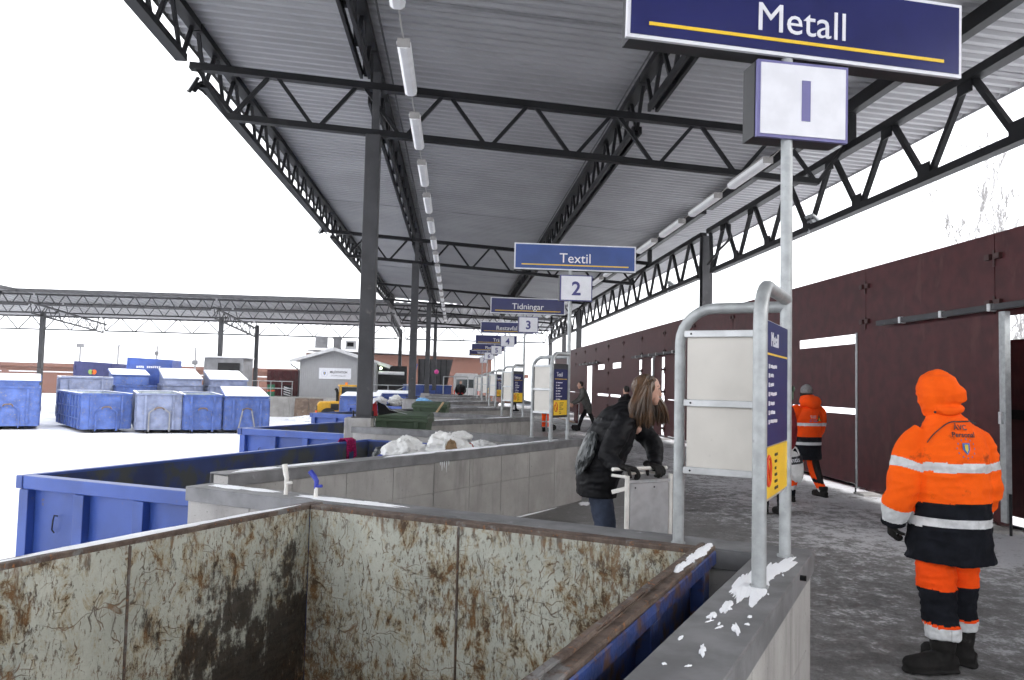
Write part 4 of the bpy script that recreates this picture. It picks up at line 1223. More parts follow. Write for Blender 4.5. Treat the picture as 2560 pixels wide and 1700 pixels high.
# ================================================================== CONTAINERS ON THE YARD
def rolloff(label, loc, rz, W=2.4, L=5.6, H=2.05, col='blue_pale', inn='pale_in', lid=None, hook='blue_pale', ribs=True, group='blue containers on the snowy yard', name='yard_container', hook_kind=0):
    t = thing(name, label, 'container', (loc[0], loc[1], LOT), rz, group)
    th = 0.07
    z0, z1 = 0.18, H
    cz, h = (z0 + z1) / 2, z1 - z0
    MB().box((0, L / 2, z0 + 0.04), (W - 0.02, L - 0.02, 0.08)).build('floor', MT['rust_brown'], t)
    for sx in (-1, 1):
        MB().box((sx * (W / 2 - th / 2), L / 2, cz), (th, L - 2 * th - 0.004, h)).build('side_wall', MT[col], t)
        MB().box((sx * (W / 2 - th - 0.004), L / 2, cz), (0.006, L - 0.16, h - 0.03)).build('lining_sheet', MT[inn], t)
        MB().tube([(sx * 0.5, 0.2, 0.09), (sx * 0.5, L - 0.1, 0.09)], 0.09, 8).build('skid', MT['steel'], t)
        if ribs:
            for i in range(9):
                y = 0.2 + (L - 0.4) * i / 8
                MB().box((sx * (W / 2 + 0.035), y, cz - 0.04), (0.07, 0.09, h - 0.1)).build('rib', MT[col], t)
            for zz in (0.55, 1.15):
                MB().box((sx * (W / 2 + 0.035), L / 2, z0 + h * zz / 1.87), (0.06, L - 0.1, 0.06)).build('stringer', MT[col], t)
    MB().box((0, th / 2, cz), (W, th, h)).build('front_wall', MT[col], t)
    MB().box((0, L - th / 2, cz), (W, th, h)).build('rear_wall', MT[col], t)
    MB().box((0, L - th - 0.004, cz), (W - 0.16, 0.006, h - 0.03)).build('lining_sheet', MT[inn], t)
    for (c, d) in (((-W / 2, L / 2), (0.1, L + 0.1)), ((W / 2, L / 2), (0.1, L + 0.1)), ((0, 0.0), (W - 0.1, 0.1)), ((0, L), (W - 0.1, 0.1))):
        MB().box((c[0], c[1], z1 - 0.02), (d[0], d[1], 0.08)).build('top_rail', MT[col], t)
    # pressed stiffeners on the front wall
    for sx in (-0.62, 0.62):
        MB().box((sx * W / 2, -0.03, cz - 0.03), (0.10, 0.06, h - 0.1)).build('rib', MT[col], t)
    # lifting frame on the front wall
    y = -0.05
    for sx in (-1, 1):
        hk = MB()
        if hook_kind == 0:
            hk.bar((sx * 0.46, y, 0.1), (sx * 0.46, y, 1.0), 0.07, 0.06)
            hk.bar((sx * 0.46, y, 1.0), (sx * 0.20, y, 1.22), 0.07, 0.06)
        else:
            hk.bar((sx * 0.42, y, 0.1), (sx * 0.2, y, 1.25), 0.06, 0.06)
        hk.build('lifting_frame_leg', MT[hook], t)
    MB().tube([(-0.22, y, 1.16), (-0.15, y - 0.06, 1.24), (0, y - 0.08, 1.26), (0.15, y - 0.06, 1.24), (0.22, y, 1.16)], 0.035, 8).build('lifting_bail', MT['rust_brown'], t, smooth=True)
    if lid:
        (yf, zf, yb, zb) = lid       # a roof sheet from (yf,zf) to (yb,zb) over the opening
        ang = math.atan2(zb - zf, yb - yf); ll = math.hypot(zb - zf, yb - yf)
        M_ = Matrix.Rotation(ang, 3, 'X')
        l = MB().box((0, (yf + yb) / 2, (zf + zb) / 2 + 0.03), (W + 0.1, ll, 0.05), M=M_).build('lid', MT[col], t)
        sn = MB().box((0, (yf + yb) / 2, (zf + zb) / 2 + 0.085), (W + 0.02, ll * 0.98, 0.05), M=M_).build('snow', MT['snow'], t, bev=0.02)
        tag(sn, kind='stuff')
        MB().box((0, yf + 0.06, (z1 + zf) / 2), (W - 0.1, 0.03, max(0.02, zf - z1))).build('lid_front', MT[col], t)
        MB().box((0, yb - 0.06, (z1 + zb) / 2), (W - 0.1, 0.03, max(0.02, zb - z1))).build('lid_back', MT[col], t)
        for sx in (-1, 1):
            MB().extr([(sx * (W / 2 - 0.04), yf, z1), (sx * (W / 2 - 0.04), yb, z1), (sx * (W / 2 - 0.04), yb, zb), (sx * (W / 2 - 0.04), yf, zf)], (sx * -0.03, 0, 0)).build('lid_cheek', MT[col], t)
    else:
        sn = MB()
        for sx in (-1, 1):
            sn.box((sx * W / 2, L / 2, z1 + 0.03), (0.09, L + 0.05, 0.025))
        sn.box((0, L, z1 + 0.03), (W - 0.12, 0.09, 0.025))
        tag(sn.build('snow', MT['snow'], t), kind='stuff')
    return t
A16 = rad(27)
rolloff('worn blue container at the left edge of the picture, lid propped open and snowed over', (-21.75, 40.0), rad(27), W=2.6, H=2.1, col='blue_pale', lid=(0.1, 2.35, 5.5, 2.65), hook='blue_pale')
rolloff('open blue container at the front of the yard with ribbed left side', (-16.75, 39.2), rad(34), W=2.2, L=6.8, H=1.88, col='blue_pale')
rolloff('open grey blue container with pale lifting frame, front row of the yard', (-14.33, 39.4), rad(23), W=2.0, L=6.6, H=1.93, col='blue_grey', hook='pole_grey')
rolloff('open blue container right of the grey blue one, front row of the yard', (-12.45, 40.0), rad(21), W=1.72, L=6.6, H=1.9, col='blue_pale')
rolloff('closed blue container with snowy lid and ladder frame, right end of the front row', (-10.45, 40.6), rad(19), W=2.1, H=1.75, col='blue_pale', lid=(0.05, 1.8, 5.5, 2.2), hook_kind=1, hook='pole_grey')
rolloff('tall open container with pale inside, left in the second row of the yard', (-20.9, 46.2), A16, W=2.6, L=6.6, H=2.62, col='blue_grey')
rolloff('blue container with sloping snowed lid behind the open ones, left of three', (-18.3, 46.6), A16, W=2.1, L=6.6, H=2.2, col='blue_pale', lid=(3.4, 2.75, 6.5, 3.1))
rolloff('container with a bright snow covered sloping lid, middle of three', (-15.75, 46.8), rad(23), W=2.1, H=2.3, col='blue_grey', lid=(0.0, 2.6, 5.5, 3.2))
rolloff('container with sloping bluish snowed lid, right of three', (-13.2, 47.0), rad(21), W=2.1, H=2.3, col='blue_grey', lid=(0.0, 2.6, 5.5, 3.15))

def yard_box(label, loc, W, D, H, col, rz=0.0, roof_slope=0.0, name='storage_box', cat='container'):
    t = thing(name, label, cat, (loc[0], loc[1], LOT), rz)
    b = MB()
    b.add([(-W / 2, 0, 0), (W / 2, 0, 0), (W / 2, D, 0), (-W / 2, D, 0), (-W / 2, 0, H), (W / 2, 0, H - roof_slope), (W / 2, D, H - roof_slope), (-W / 2, D, H)],
          [(3, 2, 1, 0), (4, 5, 6, 7), (0, 1, 5, 4), (1, 2, 6, 5), (2, 3, 7, 6), (3, 0, 4, 7)])
    b.build('body', MT[col], t)
    for sx in (-1, 1):
        MB().box((sx * (W / 2 - 0.05), -0.02, H / 2 - 0.1), (0.1, 0.05, H - 0.3)).build('corner_post', MT[col], t)
    for i in range(6):
        MB().box((-W / 2 + W * (i + 0.5) / 6, -0.015, H * 0.42), (W / 6 - 0.1, 0.03, H * 0.62)).build('corrugation', MT[col], t)
    return t
MT['navy_box'] = mat('dark blue box', (0.035, 0.04, 0.13), 0.5, 0, 0.2, 3, dirt=(0.1, 0.1, 0.14), dirt_amt=0.4)
b1 = yard_box('dark blue storage box with a round green and orange emblem', (-24.3, 54.5), 2.5, 3, 3.66, 'navy_box', 0, 0.12)
for (x, m) in ((-0.12, 'print_green'), (0.10, 'orange_plastic')):
    MB().tube([(x, -0.03, 2.95), (x, -0.045, 2.95)], 0.16, 20).build('emblem', MT[m], b1)
b2 = yard_box('tall blue container with a line of white lettering near its top', (-19.85, 52.5), 2.75, 3, 3.95, 'blue', rad(8), 0.1)
pm = MB(); rr = random.Random(3)
for j, x in enumerate([-0.75, -0.63, -0.51, -0.39, -0.12, 0.0, 0.12, 0.24, 0.36, 0.48, 0.6]):
    pm.box((x, -0.04, 3.35), (0.055, 0.01, 0.13)); pm.box((x + 0.03, -0.04, 3.35 + rr.choice((-0.05, 0, 0.05))), (0.06, 0.01, 0.03))
pm.build('print', MT['sign_white'], b2)
b3 = yard_box('grey lean-to shed with an open dark front behind the containers', (-15.15, 52.5), 2.5, 2.5, 4.05, 'stone_grey', 0, -0.05, 'lean_to_shed', 'shed')
MB().box((0.35, -0.05, 2.9), (1.4, 0.03, 1.7)).build('opening', MT['dark_open'], b3)
MB().box((0, 0.9, 4.12), (2.9, 2.4, 0.08)).build('roof', MT['house_trim'], b3)

# lamp posts and boxes on poles far across the yard
def far_post(label, loc, zt, parts, name='lamp_post', cat='lamp post'):
    t = thing(name, label, cat, (loc[0], loc[1], LOT))
    MB().tube([(0, 0, 0), (0, 0, zt - LOT)], [0.09, 0.08], 8).build('pole', MT['pole_grey'], t, smooth=True)
    for (c, d, m) in parts:
        MB().box((c[0], c[1], c[2] - LOT), d).build('head', MT[m], t, bev=0.02)
far_post('floodlight post with a pale box head above the dark blue box', (-34.65, 75), 4.1, [((0, 0, 4.22), (0.62, 0.3, 0.36), 'stone_grey')])
far_post('slim post with a small angled head far across the yard', (-31.25, 75), 4.2, [((0.05, 0, 4.25), (0.14, 0.12, 0.34), 'pole_grey')])
far_post('slim mast with a small box above the lettered blue container', (-27.75, 75), 4.35, [((0, -0.05, 3.66), (0.32, 0.2, 0.38), 'stone_grey')], 'mast', 'mast')
far_post('slim mast with a low box next to the grey shed', (-24.25, 75), 4.3, [((0, -0.05, 2.9), (0.5, 0.2, 0.42), 'stone_grey')], 'mast', 'mast')

# ================================================================== BUILDINGS
lb = thing('low_brick_building', 'long low red brick building on the horizon beyond the yard', 'building', (-60, 112, LOT))
MB().box((5, 4, 1.85), (130, 8, 3.7)).build('wall', MT['brick'], lb)
MB().box((5, 4, 3.9), (131, 9, 0.5)).build('roof', MT['brick'], lb)
MB().box((5, -0.53, 4.18), (131, 0.06, 0.10)).build('roof_edge', MT['snow'], lb)
for i in range(9):
    MB().box((-40 + i * 11, -0.06, 2.95), (10.0, 0.1, 0.16)).build('window_band', MT['house_trim'], lb)

pf = MB()
pf.box((-9.2, 62.3, (0.27 + LOT) / 2), (12.6, 7.4, 0.27 - LOT))
platform = tag(pf.build('raised_platform', MT['concrete']), 'raised concrete platform with a railing under the grey gabled house', 'platform')
plz = 0.27
rl = thing('railing', 'grey tube railing on the raised platform left of the gabled house', 'railing', (0, 0, 0))
for z in (1.40, 0.88):
    MB().tube([(-15.4, 58.75, z), (-11.9, 58.75, z)], 0.03, 8).build('rail', MT['galv'], rl)
for x in (-15.3, -14.4, -13.5, -12.7, -11.95):
    MB().tube([(x, 58.75, plz), (x, 58.75, 1.40)], 0.028, 8).build('post', MT['galv'], rl)
rl2 = thing('railing', 'grey tube railing at the right side of the gabled house', 'railing', (0, 0, 0))
for z in (1.30, 0.85):
    MB().tube([(-6.4, 58.2, z), (-3.4, 58.2, z)], 0.03, 8).build('rail', MT['galv'], rl2)
for x in (-6.3, -4.9, -3.5):
    MB().tube([(x, 58.2, 0.0), (x, 58.2, 1.30)], 0.028, 8).build('post', MT['galv'], rl2)
MB().bar((-6.0, 58.1, 0.1), (-3.7, 58.1, 1.2), 0.08, 0.06).build('stair_stringer', MT['galv'], rl2)

hs = thing('gabled_house', 'small grey clad gabled house with a white sign on the platform', 'house', (-9.1, 60.0, plz))
hw = MB()
zE, zA = 2.78, 3.60
hw.add([(-2.6, 0, 0), (2.7, 0, 0), (2.7, 0, zE), (0, 0, zA), (-2.6, 0, zE)] + [(-2.6, 6, 0), (2.7, 6, 0), (2.7, 6, zE), (0, 6, zA), (-2.6, 6, zE)],
       [(4, 3, 2, 1, 0), (5, 6, 7, 8, 9), (0, 1, 6, 5), (1, 2, 7, 6), (2, 3, 8, 7), (3, 4, 9, 8), (4, 0, 5, 9)])
wl_ = hw.build('wall', MT['house'], hs)
n_b = 36
for i in range(n_b):                         # vertical cladding boards
    x = -2.58 + 5.26 * (i + 0.5) / n_b
    zt = zE + (zA - zE) * (1 - abs(x) / 2.65)
    MB().box((x, -0.018, zt / 2), (5.26 / n_b - 0.035, 0.036, zt)).build('cladding_board', MT['house'], wl_)
for (x1, z1_, nm) in ((-3.25, 2.62, 'roof'), (4.2, 2.35, 'roof')):
    r = MB(); r.bar((0, 2.9, zA + 0.10), (x1, 2.9, z1_ + 0.10), 6.9, 0.12, up=(0, 0, 1))
    ro = r.build(nm, MT['house_trim'], hs)
    MB().bar((0, -0.6, zA + 0.04), (x1, -0.6, z1_ + 0.04), 0.05, 0.22).build('barge_board', MT['house_trim'], ro)
MB().tube([(-3.2, -0.3, 2.55), (-3.2, -0.25, 2.4), (-2.75, -0.1, 2.1), (-2.62, -0.08, 1.9), (-2.62, -0.08, 0.2), (-2.85, -0.1, -0.2)], 0.05, 8).build('drain_pipe', MT['steel_col'], hs, smooth=True)
MB().box((-1.0, -0.3, zA + 0.55), (0.85, 0.5, 0.85)).build('roof_box', MT['stone_grey'], hs)
ck = MB(); ck.box((0.05, 0.6, zA + 0.35), (0.5, 0.5, 0.95)); ck.build('chimney', MT['stone_grey'], hs)
MB().box((0.05, 0.6, zA + 0.92), (0.62, 0.6, 0.22)).build('chimney_cap', MT['stone_grey'], hs)
vb = MB().box((1.0, 1.2, zA + 0.45), (0.75, 0.7, 0.62)).build('ventilation_box', MT['house_trim'], hs)
MB().box((1.0, 0.84, zA + 0.48), (0.5, 0.02, 0.32)).build('grille', MT['dark_open'], vb)
sg = MB().box((0.06, -0.07, 1.80), (2.38, 0.05, 0.83)).build('house_sign', MT['sign_white'], hs)
lettering('MILJÖSTATION', 0.235, MT['ink'], sg, (0.32, -0.10, 1.83), sx=0.82, bold=0.006)
lettering('för hushållens farliga avfall', 0.125, MT['ink'], sg, (0.32, -0.10, 1.60), sx=0.82)
sh = [(-0.09, 0.12), (0.09, 0.12), (0.09, -0.02), (0.0, -0.14), (-0.09, -0.02)]
MB().extr([(-0.72 + x, -0.10, 1.80 + z) for x, z in sh], (0, -0.008, 0)).build('crest', MT['crest_blue'], sg)
MB().extr([(-0.72 + x * 0.45, -0.11, 1.80 + z * 0.6) for x, z in sh], (0, -0.006, 0)).build('crest_charge', MT['crest_gold'], sg)
cr = MB()
for q in range(14):
    a = q * 2 * math.pi / 14
    cr.box((-0.72 + 0.24 * math.cos(a), -0.10, 1.80 + 0.24 * math.sin(a)), (0.03, 0.008, 0.03))
cr.build('crest_ring', MT['ink_purple'], sg)
# dark lean-to with a lit lamp at the right of the house
MB().box((4.3, 0.6, 1.3), (2.2, 0.3, 2.4)).build('dark_bay', MT['dark_open'], hs)
MB().box((3.1, -0.4, 1.35), (0.25, 0.9, 2.7)).build('dark_bay_post', MT['stone_grey'], hs)
MB().tube([(3.4, -0.95, 1.95), (5.3, -0.95, 1.92)], 0.13, 10).build('roller_door', MT['house_trim'], hs)
MB().ball((3.55, -0.95, 2.28), 0.10).build('lit_lamp', MT['lit'], hs, smooth=True)

bb = thing('brick_building', 'brown red brick building with a pale flat roof edge behind the canopy', 'building', (-6.0, 82, LOT))
MB().box((0.2, 5, 2.75), (19.2, 10, 5.5)).build('wall', MT['brick'], bb)
MB().bar((-9.9, 5, 6.0), (10.0, 5, 5.55), 11.2, 0.35).build('roof', MT['house_trim'], bb)
MB().box((-3.0, 3, 6.6), (2.6, 2, 0.8)).build('roof_box', MT['house_trim'], bb)

dr = thing('dark_red_container', 'dark red container standing behind the platform railing', 'container', (-12.95, 60.5, plz))
MB().box((0, 0.9, 1.0), (2.5, 1.8, 1.95)).build('body', MT['fence'], dr)
for i in range(8):
    MB().box((-1.1 + i * 0.315, -0.02, 1.0), (0.16, 0.06, 1.75)).build('corrugation', MT['fence'], dr)
dm = thing('green_drum', 'green drum with a red and white band on the platform', 'drum', (-13.6, 59.3, plz))
MB().tube([(0, 0, 0), (0, 0, 0.85)], 0.27, 18).build('barrel', MT['green_drum'], dm, smooth=True)
for z in (0.02, 0.28, 0.57, 0.85):
    MB().tube([(0, 0, z - 0.015), (0, 0, z + 0.015)], 0.285, 18).build('hoop', MT['green_drum'], dm)
MB().tube([(0, 0, 0.36), (0, 0, 0.49)], 0.276, 18).build('band', MT['sign_red'], dm)
pv = thing('slatted_panel', 'leaning panel with diagonal white slats behind the railing', 'panel', (-12.4, 59.2, plz))
MB().box((0, 0.04, 0.45), (0.6, 0.03, 0.8)).build('backing', MT['dark_open'], pv)
for i in range(4):
    MB().bar((-0.25, 0.0, 0.72 - i * 0.17), (0.25, 0.0, 0.58 - i * 0.17), 0.03, 0.07).build('slat', MT['house_trim'], pv)
# rusty plates leaning on the platform wall
for i, (x, w, lab) in enumerate(((-11.15, 0.98, 'left of the rusty brown plates leaning on the platform wall'), (-10.1, 1.0, 'right of the rusty brown plates leaning on the platform wall'))):
    p = MB().box((0, 0, 0.7), (w, 0.05, 1.42)).build('rusty_plate', MT['rust_brown'])
    for z in (0.05, 0.7, 1.38):
        MB().box((0, -0.035, z), (w, 0.04, 0.07)).build('stiffener', MT['rust_brown'], p)
    p.location = (x, 58.2, LOT); p.rotation_euler = (rad(-13), 0, rad(1 + i))
    tag(p, lab, 'steel plate', 'leaning rusty plates')
sp = lump('snow_heap', 'small white heap of snow in front of the rusty plates', 'snow', (-10.0, 53.5, LOT), (1.2, 0.8, 0.35), 'snow', 61, amp=0.3)

# ------------------------------------------------ wheel loader
wl2 = thing('wheel_loader', 'small yellow wheel loader with cab and amber beacon, behind the skips', 'wheel loader', (-7.4, 50.5, LOT), rad(12))
hd = MB(); hd.extr([(-1.25, -0.6, 0.75), (-1.25, -0.6, 1.25), (-1.1, -0.6, 1.42), (0.1, -0.6, 1.48), (0.1, -0.6, 0.75)], (0, 1.2, 0)); hd.build('engine_hood', MT['yellow'], wl2, bev=0.06)
MB().box((-1.24, 0, 0.95), (0.08, 1.05, 0.42)).build('rear_grille', MT['black'], wl2)
MB().box((-0.2, -0.61, 1.1), (0.5, 0.03, 0.4)).build('side_grille', MT['black'], wl2)
MB().box((-1.30, 0, 0.42), (0.35, 1.3, 0.45)).build('counterweight', MT['yellow'], wl2, bev=0.06)
MB().box((-1.48, -0.35, 0.38), (0.06, 0.22, 0.22)).build('rear_light', MT['sign_red'], wl2)
cab = MB()
for sx in (0.15, 1.25):
    for sy in (-0.6, 0.6):
        cab.bar((sx, sy, 0.9), (sx, sy, 2.4), 0.09, 0.09)
cab.box((0.7, 0, 0.95), (1.2, 1.3, 0.5))
cb = cab.build('cab_frame', MT['yellow'], wl2, bev=0.02)
MB().box((0.7, 0, 2.45), (1.35, 1.4, 0.12)).build('cab_roof', MT['yellow'], cb, bev=0.04)
for (c, d) in (((0.7, -0.6, 1.8), (1.02, 0.02, 1.1)), ((0.7, 0.6, 1.8), (1.02, 0.02, 1.1)), ((0.15, 0, 1.8), (0.02, 1.1, 1.1)), ((1.25, 0, 1.8), (0.02, 1.1, 1.1))):
    MB().box(c, d).build('window', MT['glass'], cb)
MB().tube([(-0.05, -0.45, 1.45), (-0.05, -0.45, 2.0), (-0.1, -0.45, 2.18), (-0.2, -0.45, 2.25)], 0.09, 10).build('exhaust', MT['black'], wl2, smooth=True)
MB().tube([(0.5, -0.2, 2.5), (0.5, -0.2, 2.66)], 0.08, 12).build('beacon', MT['beacon'], wl2, smooth=True)
for sx in (-0.6, 1.35):
    for sy in (-0.75, 0.75):
        wh = MB().tube([(sx, sy - 0.18, 0.52), (sx, sy + 0.18, 0.52)], 0.52, 24).build('wheel', MT['black'], wl2, bev=0.05)
        MB().tube([(sx, sy - 0.19, 0.52), (sx, sy + 0.19, 0.52)], 0.24, 16).build('rim', MT['yellow'], wh)
MB().bar((1.3, 0, 1.1), (2.5, 0, 0.5), 0.5, 0.2).build('lift_arm', MT['yellow'], wl2)
MB().extr([(2.4, -1.0, 0.1), (3.1, -1.0, 0.1), (2.5, -1.0, 0.3), (2.5, -1.0, 0.9), (2.4, -1.0, 0.9)], (0, 2.0, 0)).build('bucket', MT['steel_col'], wl2)
cn = thing('traffic_cone', 'orange traffic cone in front of the yellow wheel loader', 'traffic cone', (-8.5, 49.2, LOT + 0.0))
MB().tube([(0, 0, 0.03), (0, 0, 0.9)], [0.2, 0.04], 14).build('cone', MT['orange_plastic'], cn, smooth=True)
MB().box((0, 0, 0.02), (0.5, 0.5, 0.05)).build('foot', MT['black'], cn)
MB().tube([(0, 0, 0.45), (0, 0, 0.62)], [0.118, 0.088], 14).build('band', MT['sign_white'], cn)
# closed blue compactor beside the loader
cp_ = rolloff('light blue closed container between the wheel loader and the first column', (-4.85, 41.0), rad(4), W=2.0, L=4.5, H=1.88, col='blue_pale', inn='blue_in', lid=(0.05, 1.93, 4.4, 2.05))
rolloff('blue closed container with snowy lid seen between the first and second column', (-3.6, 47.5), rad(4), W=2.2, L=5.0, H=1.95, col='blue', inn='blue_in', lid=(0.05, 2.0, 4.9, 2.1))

# ------------------------------------------------ far end of the deck
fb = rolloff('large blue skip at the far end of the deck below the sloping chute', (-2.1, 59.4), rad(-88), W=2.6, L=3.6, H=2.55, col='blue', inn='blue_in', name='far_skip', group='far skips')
fb.location.x = -3.9; fb.location.y = 60.7
ch = thing('sloping_chute', 'dark slanted steel chute against the brick building', 'chute', (-1.6, 61.5, 0))
MB().extr([(-1.3, 0, 1.4), (1.0, 0, 1.4), (1.42, 0, 3.4), (-1.3, 0, 3.4)], (0, 0.25, 0)).build('chute_wall', MT['steel_col'], ch)
for i in range(6):
    MB().box((-1.2 + i * 0.42, -0.02, 2.4), (0.06, 0.05, 1.95)).build('stiffener', MT['steel'], ch)
MB().bar((-1.9, -0.3, 0.6), (-1.35, -0.3, 3.0), 0.1, 0.1).build('frame_leg', MT['blue'], ch)
MB().bar((-1.9, -0.3, 2.2), (-1.3, -0.3, 0.8), 0.08, 0.08).build('frame_brace', MT['blue'], ch)
pk = thing('pink_ball', 'pink round ball on a thin stick at the far end', 'ball', (-1.30, 55.0, 0.0))
MB().ball((0, 0, 2.33), 0.16).build('ball', MT['pink'], pk, smooth=True)
MB().tube([(0, 0, 0), (0, 0, 2.3)], 0.02, 6).build('stick', MT['steel'], pk)
gt = thing('mesh_gate', 'pale tube framed gate across the far end of the deck', 'gate', (0, 55.5, 0))
for (a, b) in (((-0.8, 0.5), (-0.8, 2.02)), ((0.05, 0.5), (0.05, 2.02)), ((0.92, 0.5), (0.92, 2.02)), ((-0.8, 2.02), (0.92, 2.02)), ((-0.8, 0.55), (0.92, 0.55))):
    MB().tube([(a[0], 0, a[1]), (b[0], 0, b[1])], 0.035, 8).build('tube', MT['galv'], gt)
for x in (-0.8, 0.92):
    MB().tube([(x, 0, 0), (x, 0, 0.6)], 0.035, 8).build('post', MT['galv'], gt)
vn = thing('white_van', 'white van standing beyond the far gate', 'van', (0.85, 57.5, 0))
vb_ = MB(); vb_.extr([(-0.95, 0, 0.35), (-0.95, 0, 2.1), (-0.8, 0, 2.3), (0.8, 0, 2.3), (0.95, 0, 2.1), (0.95, 0, 0.35)], (0, 4.0, 0)); vb_.build('body', MT['house_trim'], vn, bev=0.06)
MB().box((0, -0.01, 1.55), (1.5, 0.03, 0.62)).build('rear_window', MT['glass'], vn)
for sx in (-0.7, 0.7):
    MB().tube([(sx - 0.1, 0.9, 0.33), (sx + 0.1, 0.9, 0.33)], 0.33, 18).build('wheel', MT['black'], vn)
    MB().box((sx * 1.2, -0.02, 0.9), (0.12, 0.03, 0.3)).build('tail_light', MT['sign_red'], vn)
rp = MB().box((5.9, 47.5, 0.9), (0.14, 0.14, 1.9)).build('dark_post', MT['steel'])
tag(rp, 'dark post standing by the far end of the fence', 'post')

# ------------------------------------------------ bare tree behind the fence
def bare_tree(label, loc, H, seed):
    t = thing('bare_tree', label, 'tree', loc)
    rnd = random.Random(seed)
    tr, cw = MB(), MB()
    def grow(mb, p, d, L, r, depth):
        pts, rs = [p], [r]
        n_ = 5
        for i in range(n_):
            d = (d + Vector((rnd.uniform(-.12, .12), rnd.uniform(-.12, .12), rnd.uniform(-.02, .10)))).normalized()
            p = p + d * (L / n_)
            pts.append(p); rs.append(r * (1 - 0.75 * (i + 1) / n_))
        mb.tube(pts, rs, 5 if depth else 8)
        if depth >= 4: return
        for i in range(7 if depth < 2 else 5):
            k = rnd.randint(1, n_)
            ax = Vector((rnd.uniform(-1, 1), rnd.uniform(-1, 1), rnd.uniform(0.4, 1.2))).normalized()
            grow(cw, pts[k], (d * 0.5 + ax * 0.7).normalized(), L * rnd.uniform(0.34, 0.55), max(0.017, rs[k] * 0.55), depth + 1)
    grow(tr, Vector((0, 0, 0)), Vector((0, 0, 1)), H, 0.13, 0)
    tr.build('trunk', MT['bark'], t, smooth=True)
    cw.build('crown', MT['bark'], t)
bare_tree('pale bare birch behind the fence, thinner one on the left', (27.2, 39.0, 0), 8.4, 11)
bare_tree('pale bare birch behind the fence, denser one at the right edge', (29.6, 40.5, 0), 9.3, 4)
bare_tree('pale bare birch farthest right, mostly outside the picture', (31.6, 41.0, 0), 10.0, 9)
# ================================================================== PEOPLE
def catmull(pts, step):
    n = len(pts)
    out = []
    for i in range(n - 1):
        p0, p1, p2, p3 = pts[max(i - 1, 0)], pts[i], pts[i + 1], pts[min(i + 2, n - 1)]
        d = math.sqrt(sum((p2[k] - p1[k]) ** 2 for k in range(3)))
        m = max(1, int(d / step))
        for j in range(m):
            t = j / m
            out.append(tuple(0.5 * (2 * p1[k] + (p2[k] - p0[k]) * t + (2 * p0[k] - 5 * p1[k] + 4 * p2[k] - p3[k]) * t * t + (3 * p1[k] - p0[k] - 3 * p2[k] + p3[k]) * t ** 3) for k in range(len(p1))))
    out.append(tuple(pts[-1]))
    return out

def figure(name, parent, lofts, mats, voxel=0.012, wrinkle=0.0, wfreq=9.0, smooth=4, seed=1, cap=True, trim=None):
    """lofts = [(points, (rx, ry) list, side vector, material index or f(t, p))] fused into ONE continuous skin"""
    mb = MB(); vm = []
    seg = 18
    for (pts, rr, side, mm) in lofts:
        rr = [(r, r) if isinstance(r, (int, float)) else r for r in rr]
        q = catmull([tuple(p) + tuple(r) for p, r in zip(pts, rr)], max(0.008, voxel))
        n = len(q)
        ring = []
        base = len(mb.v)
        ref = Vector(side)
        vs, fs = [], []
        for i in range(n):
            c = Vector(q[i][:3])
            t = Vector(q[min(i + 1, n - 1)][:3]) - Vector(q[max(i - 1, 0)][:3])
            t = t.normalized() if t.length > 1e-6 else Vector((0, 0, 1))
            s_ = ref - t * ref.dot(t)
            if s_.length < 1e-3: s_ = Vector((0, 1, 0)) - t * t.y
            s_.normalize(); u = t.cross(s_)
            for k in range(seg):
                a = 2 * math.pi * k / seg
                p = c + s_ * (q[i][3] * math.cos(a)) + u * (q[i][4] * math.sin(a))
                vs.append(p)
                vm.append(mm(i / max(1, n - 1), p) if callable(mm) else mm)
        for i in range(n - 1):
            for k in range(seg):
                k2 = (k + 1) % seg
                fs.append((i * seg + k, i * seg + k2, (i + 1) * seg + k2, (i + 1) * seg + k))
        fs.append(tuple(reversed(range(seg)))); fs.append(tuple((n - 1) * seg + k for k in range(seg)))
        mb.add(vs, fs)
    me0 = mb.mesh('tmp', mats)
    kd = kdtree.KDTree(len(mb.v))
    for i, v in enumerate(mb.v): kd.insert(v, i)
    kd.balance()
    tmp = bpy.data.objects.new('tmp', me0); COL.objects.link(tmp)
    r = tmp.modifiers.new('r', 'REMESH'); r.mode = 'VOXEL'; r.voxel_size = voxel; r.adaptivity = 0
    if smooth:
        s = tmp.modifiers.new('s', 'SMOOTH'); s.factor = 0.5; s.iterations = smooth
    dg = bpy.context.evaluated_depsgraph_get()
    me = bpy.data.meshes.new_from_object(tmp.evaluated_get(dg))
    bpy.data.objects.remove(tmp); bpy.data.meshes.remove(me0)
    me.name = name
    if wrinkle:
        ph = Vector((seed * 3.7, seed * 1.3, seed * 2.1))
        nm = [v.normal.copy() for v in me.vertices]
        for v, n_ in zip(me.vertices, nm):
            p = v.co
            w = noise.noise(Vector((p.x * wfreq, p.y * wfreq, p.z * wfreq * 1.5)) + ph)
            w2 = abs(noise.noise(Vector((p.x * wfreq * 0.8, p.y * wfreq * 0.8, p.z * wfreq * 2.6)) + ph * 2))
            w3 = abs(noise.noise(Vector(((p.x + p.z * 0.5) * wfreq * 2.2, p.y * wfreq * 2.2, (p.z - p.x * 0.6) * wfreq * 3.0)) + ph * 3))
            v.co = p + n_ * wrinkle * (w * 0.8 - w2 * 1.3 - w3 * 0.5 + 0.35)
    me.materials.clear()
    for m in mats: me.materials.append(m)
    if len(mats) > 1:
        idx = [vm[kd.find(p.center)[1]] for p in me.polygons]
        me.polygons.foreach_set('material_index', idx)
    me.polygons.foreach_set('use_smooth', [True] * len(me.polygons))
    me.update()
    return share(name, me, parent)

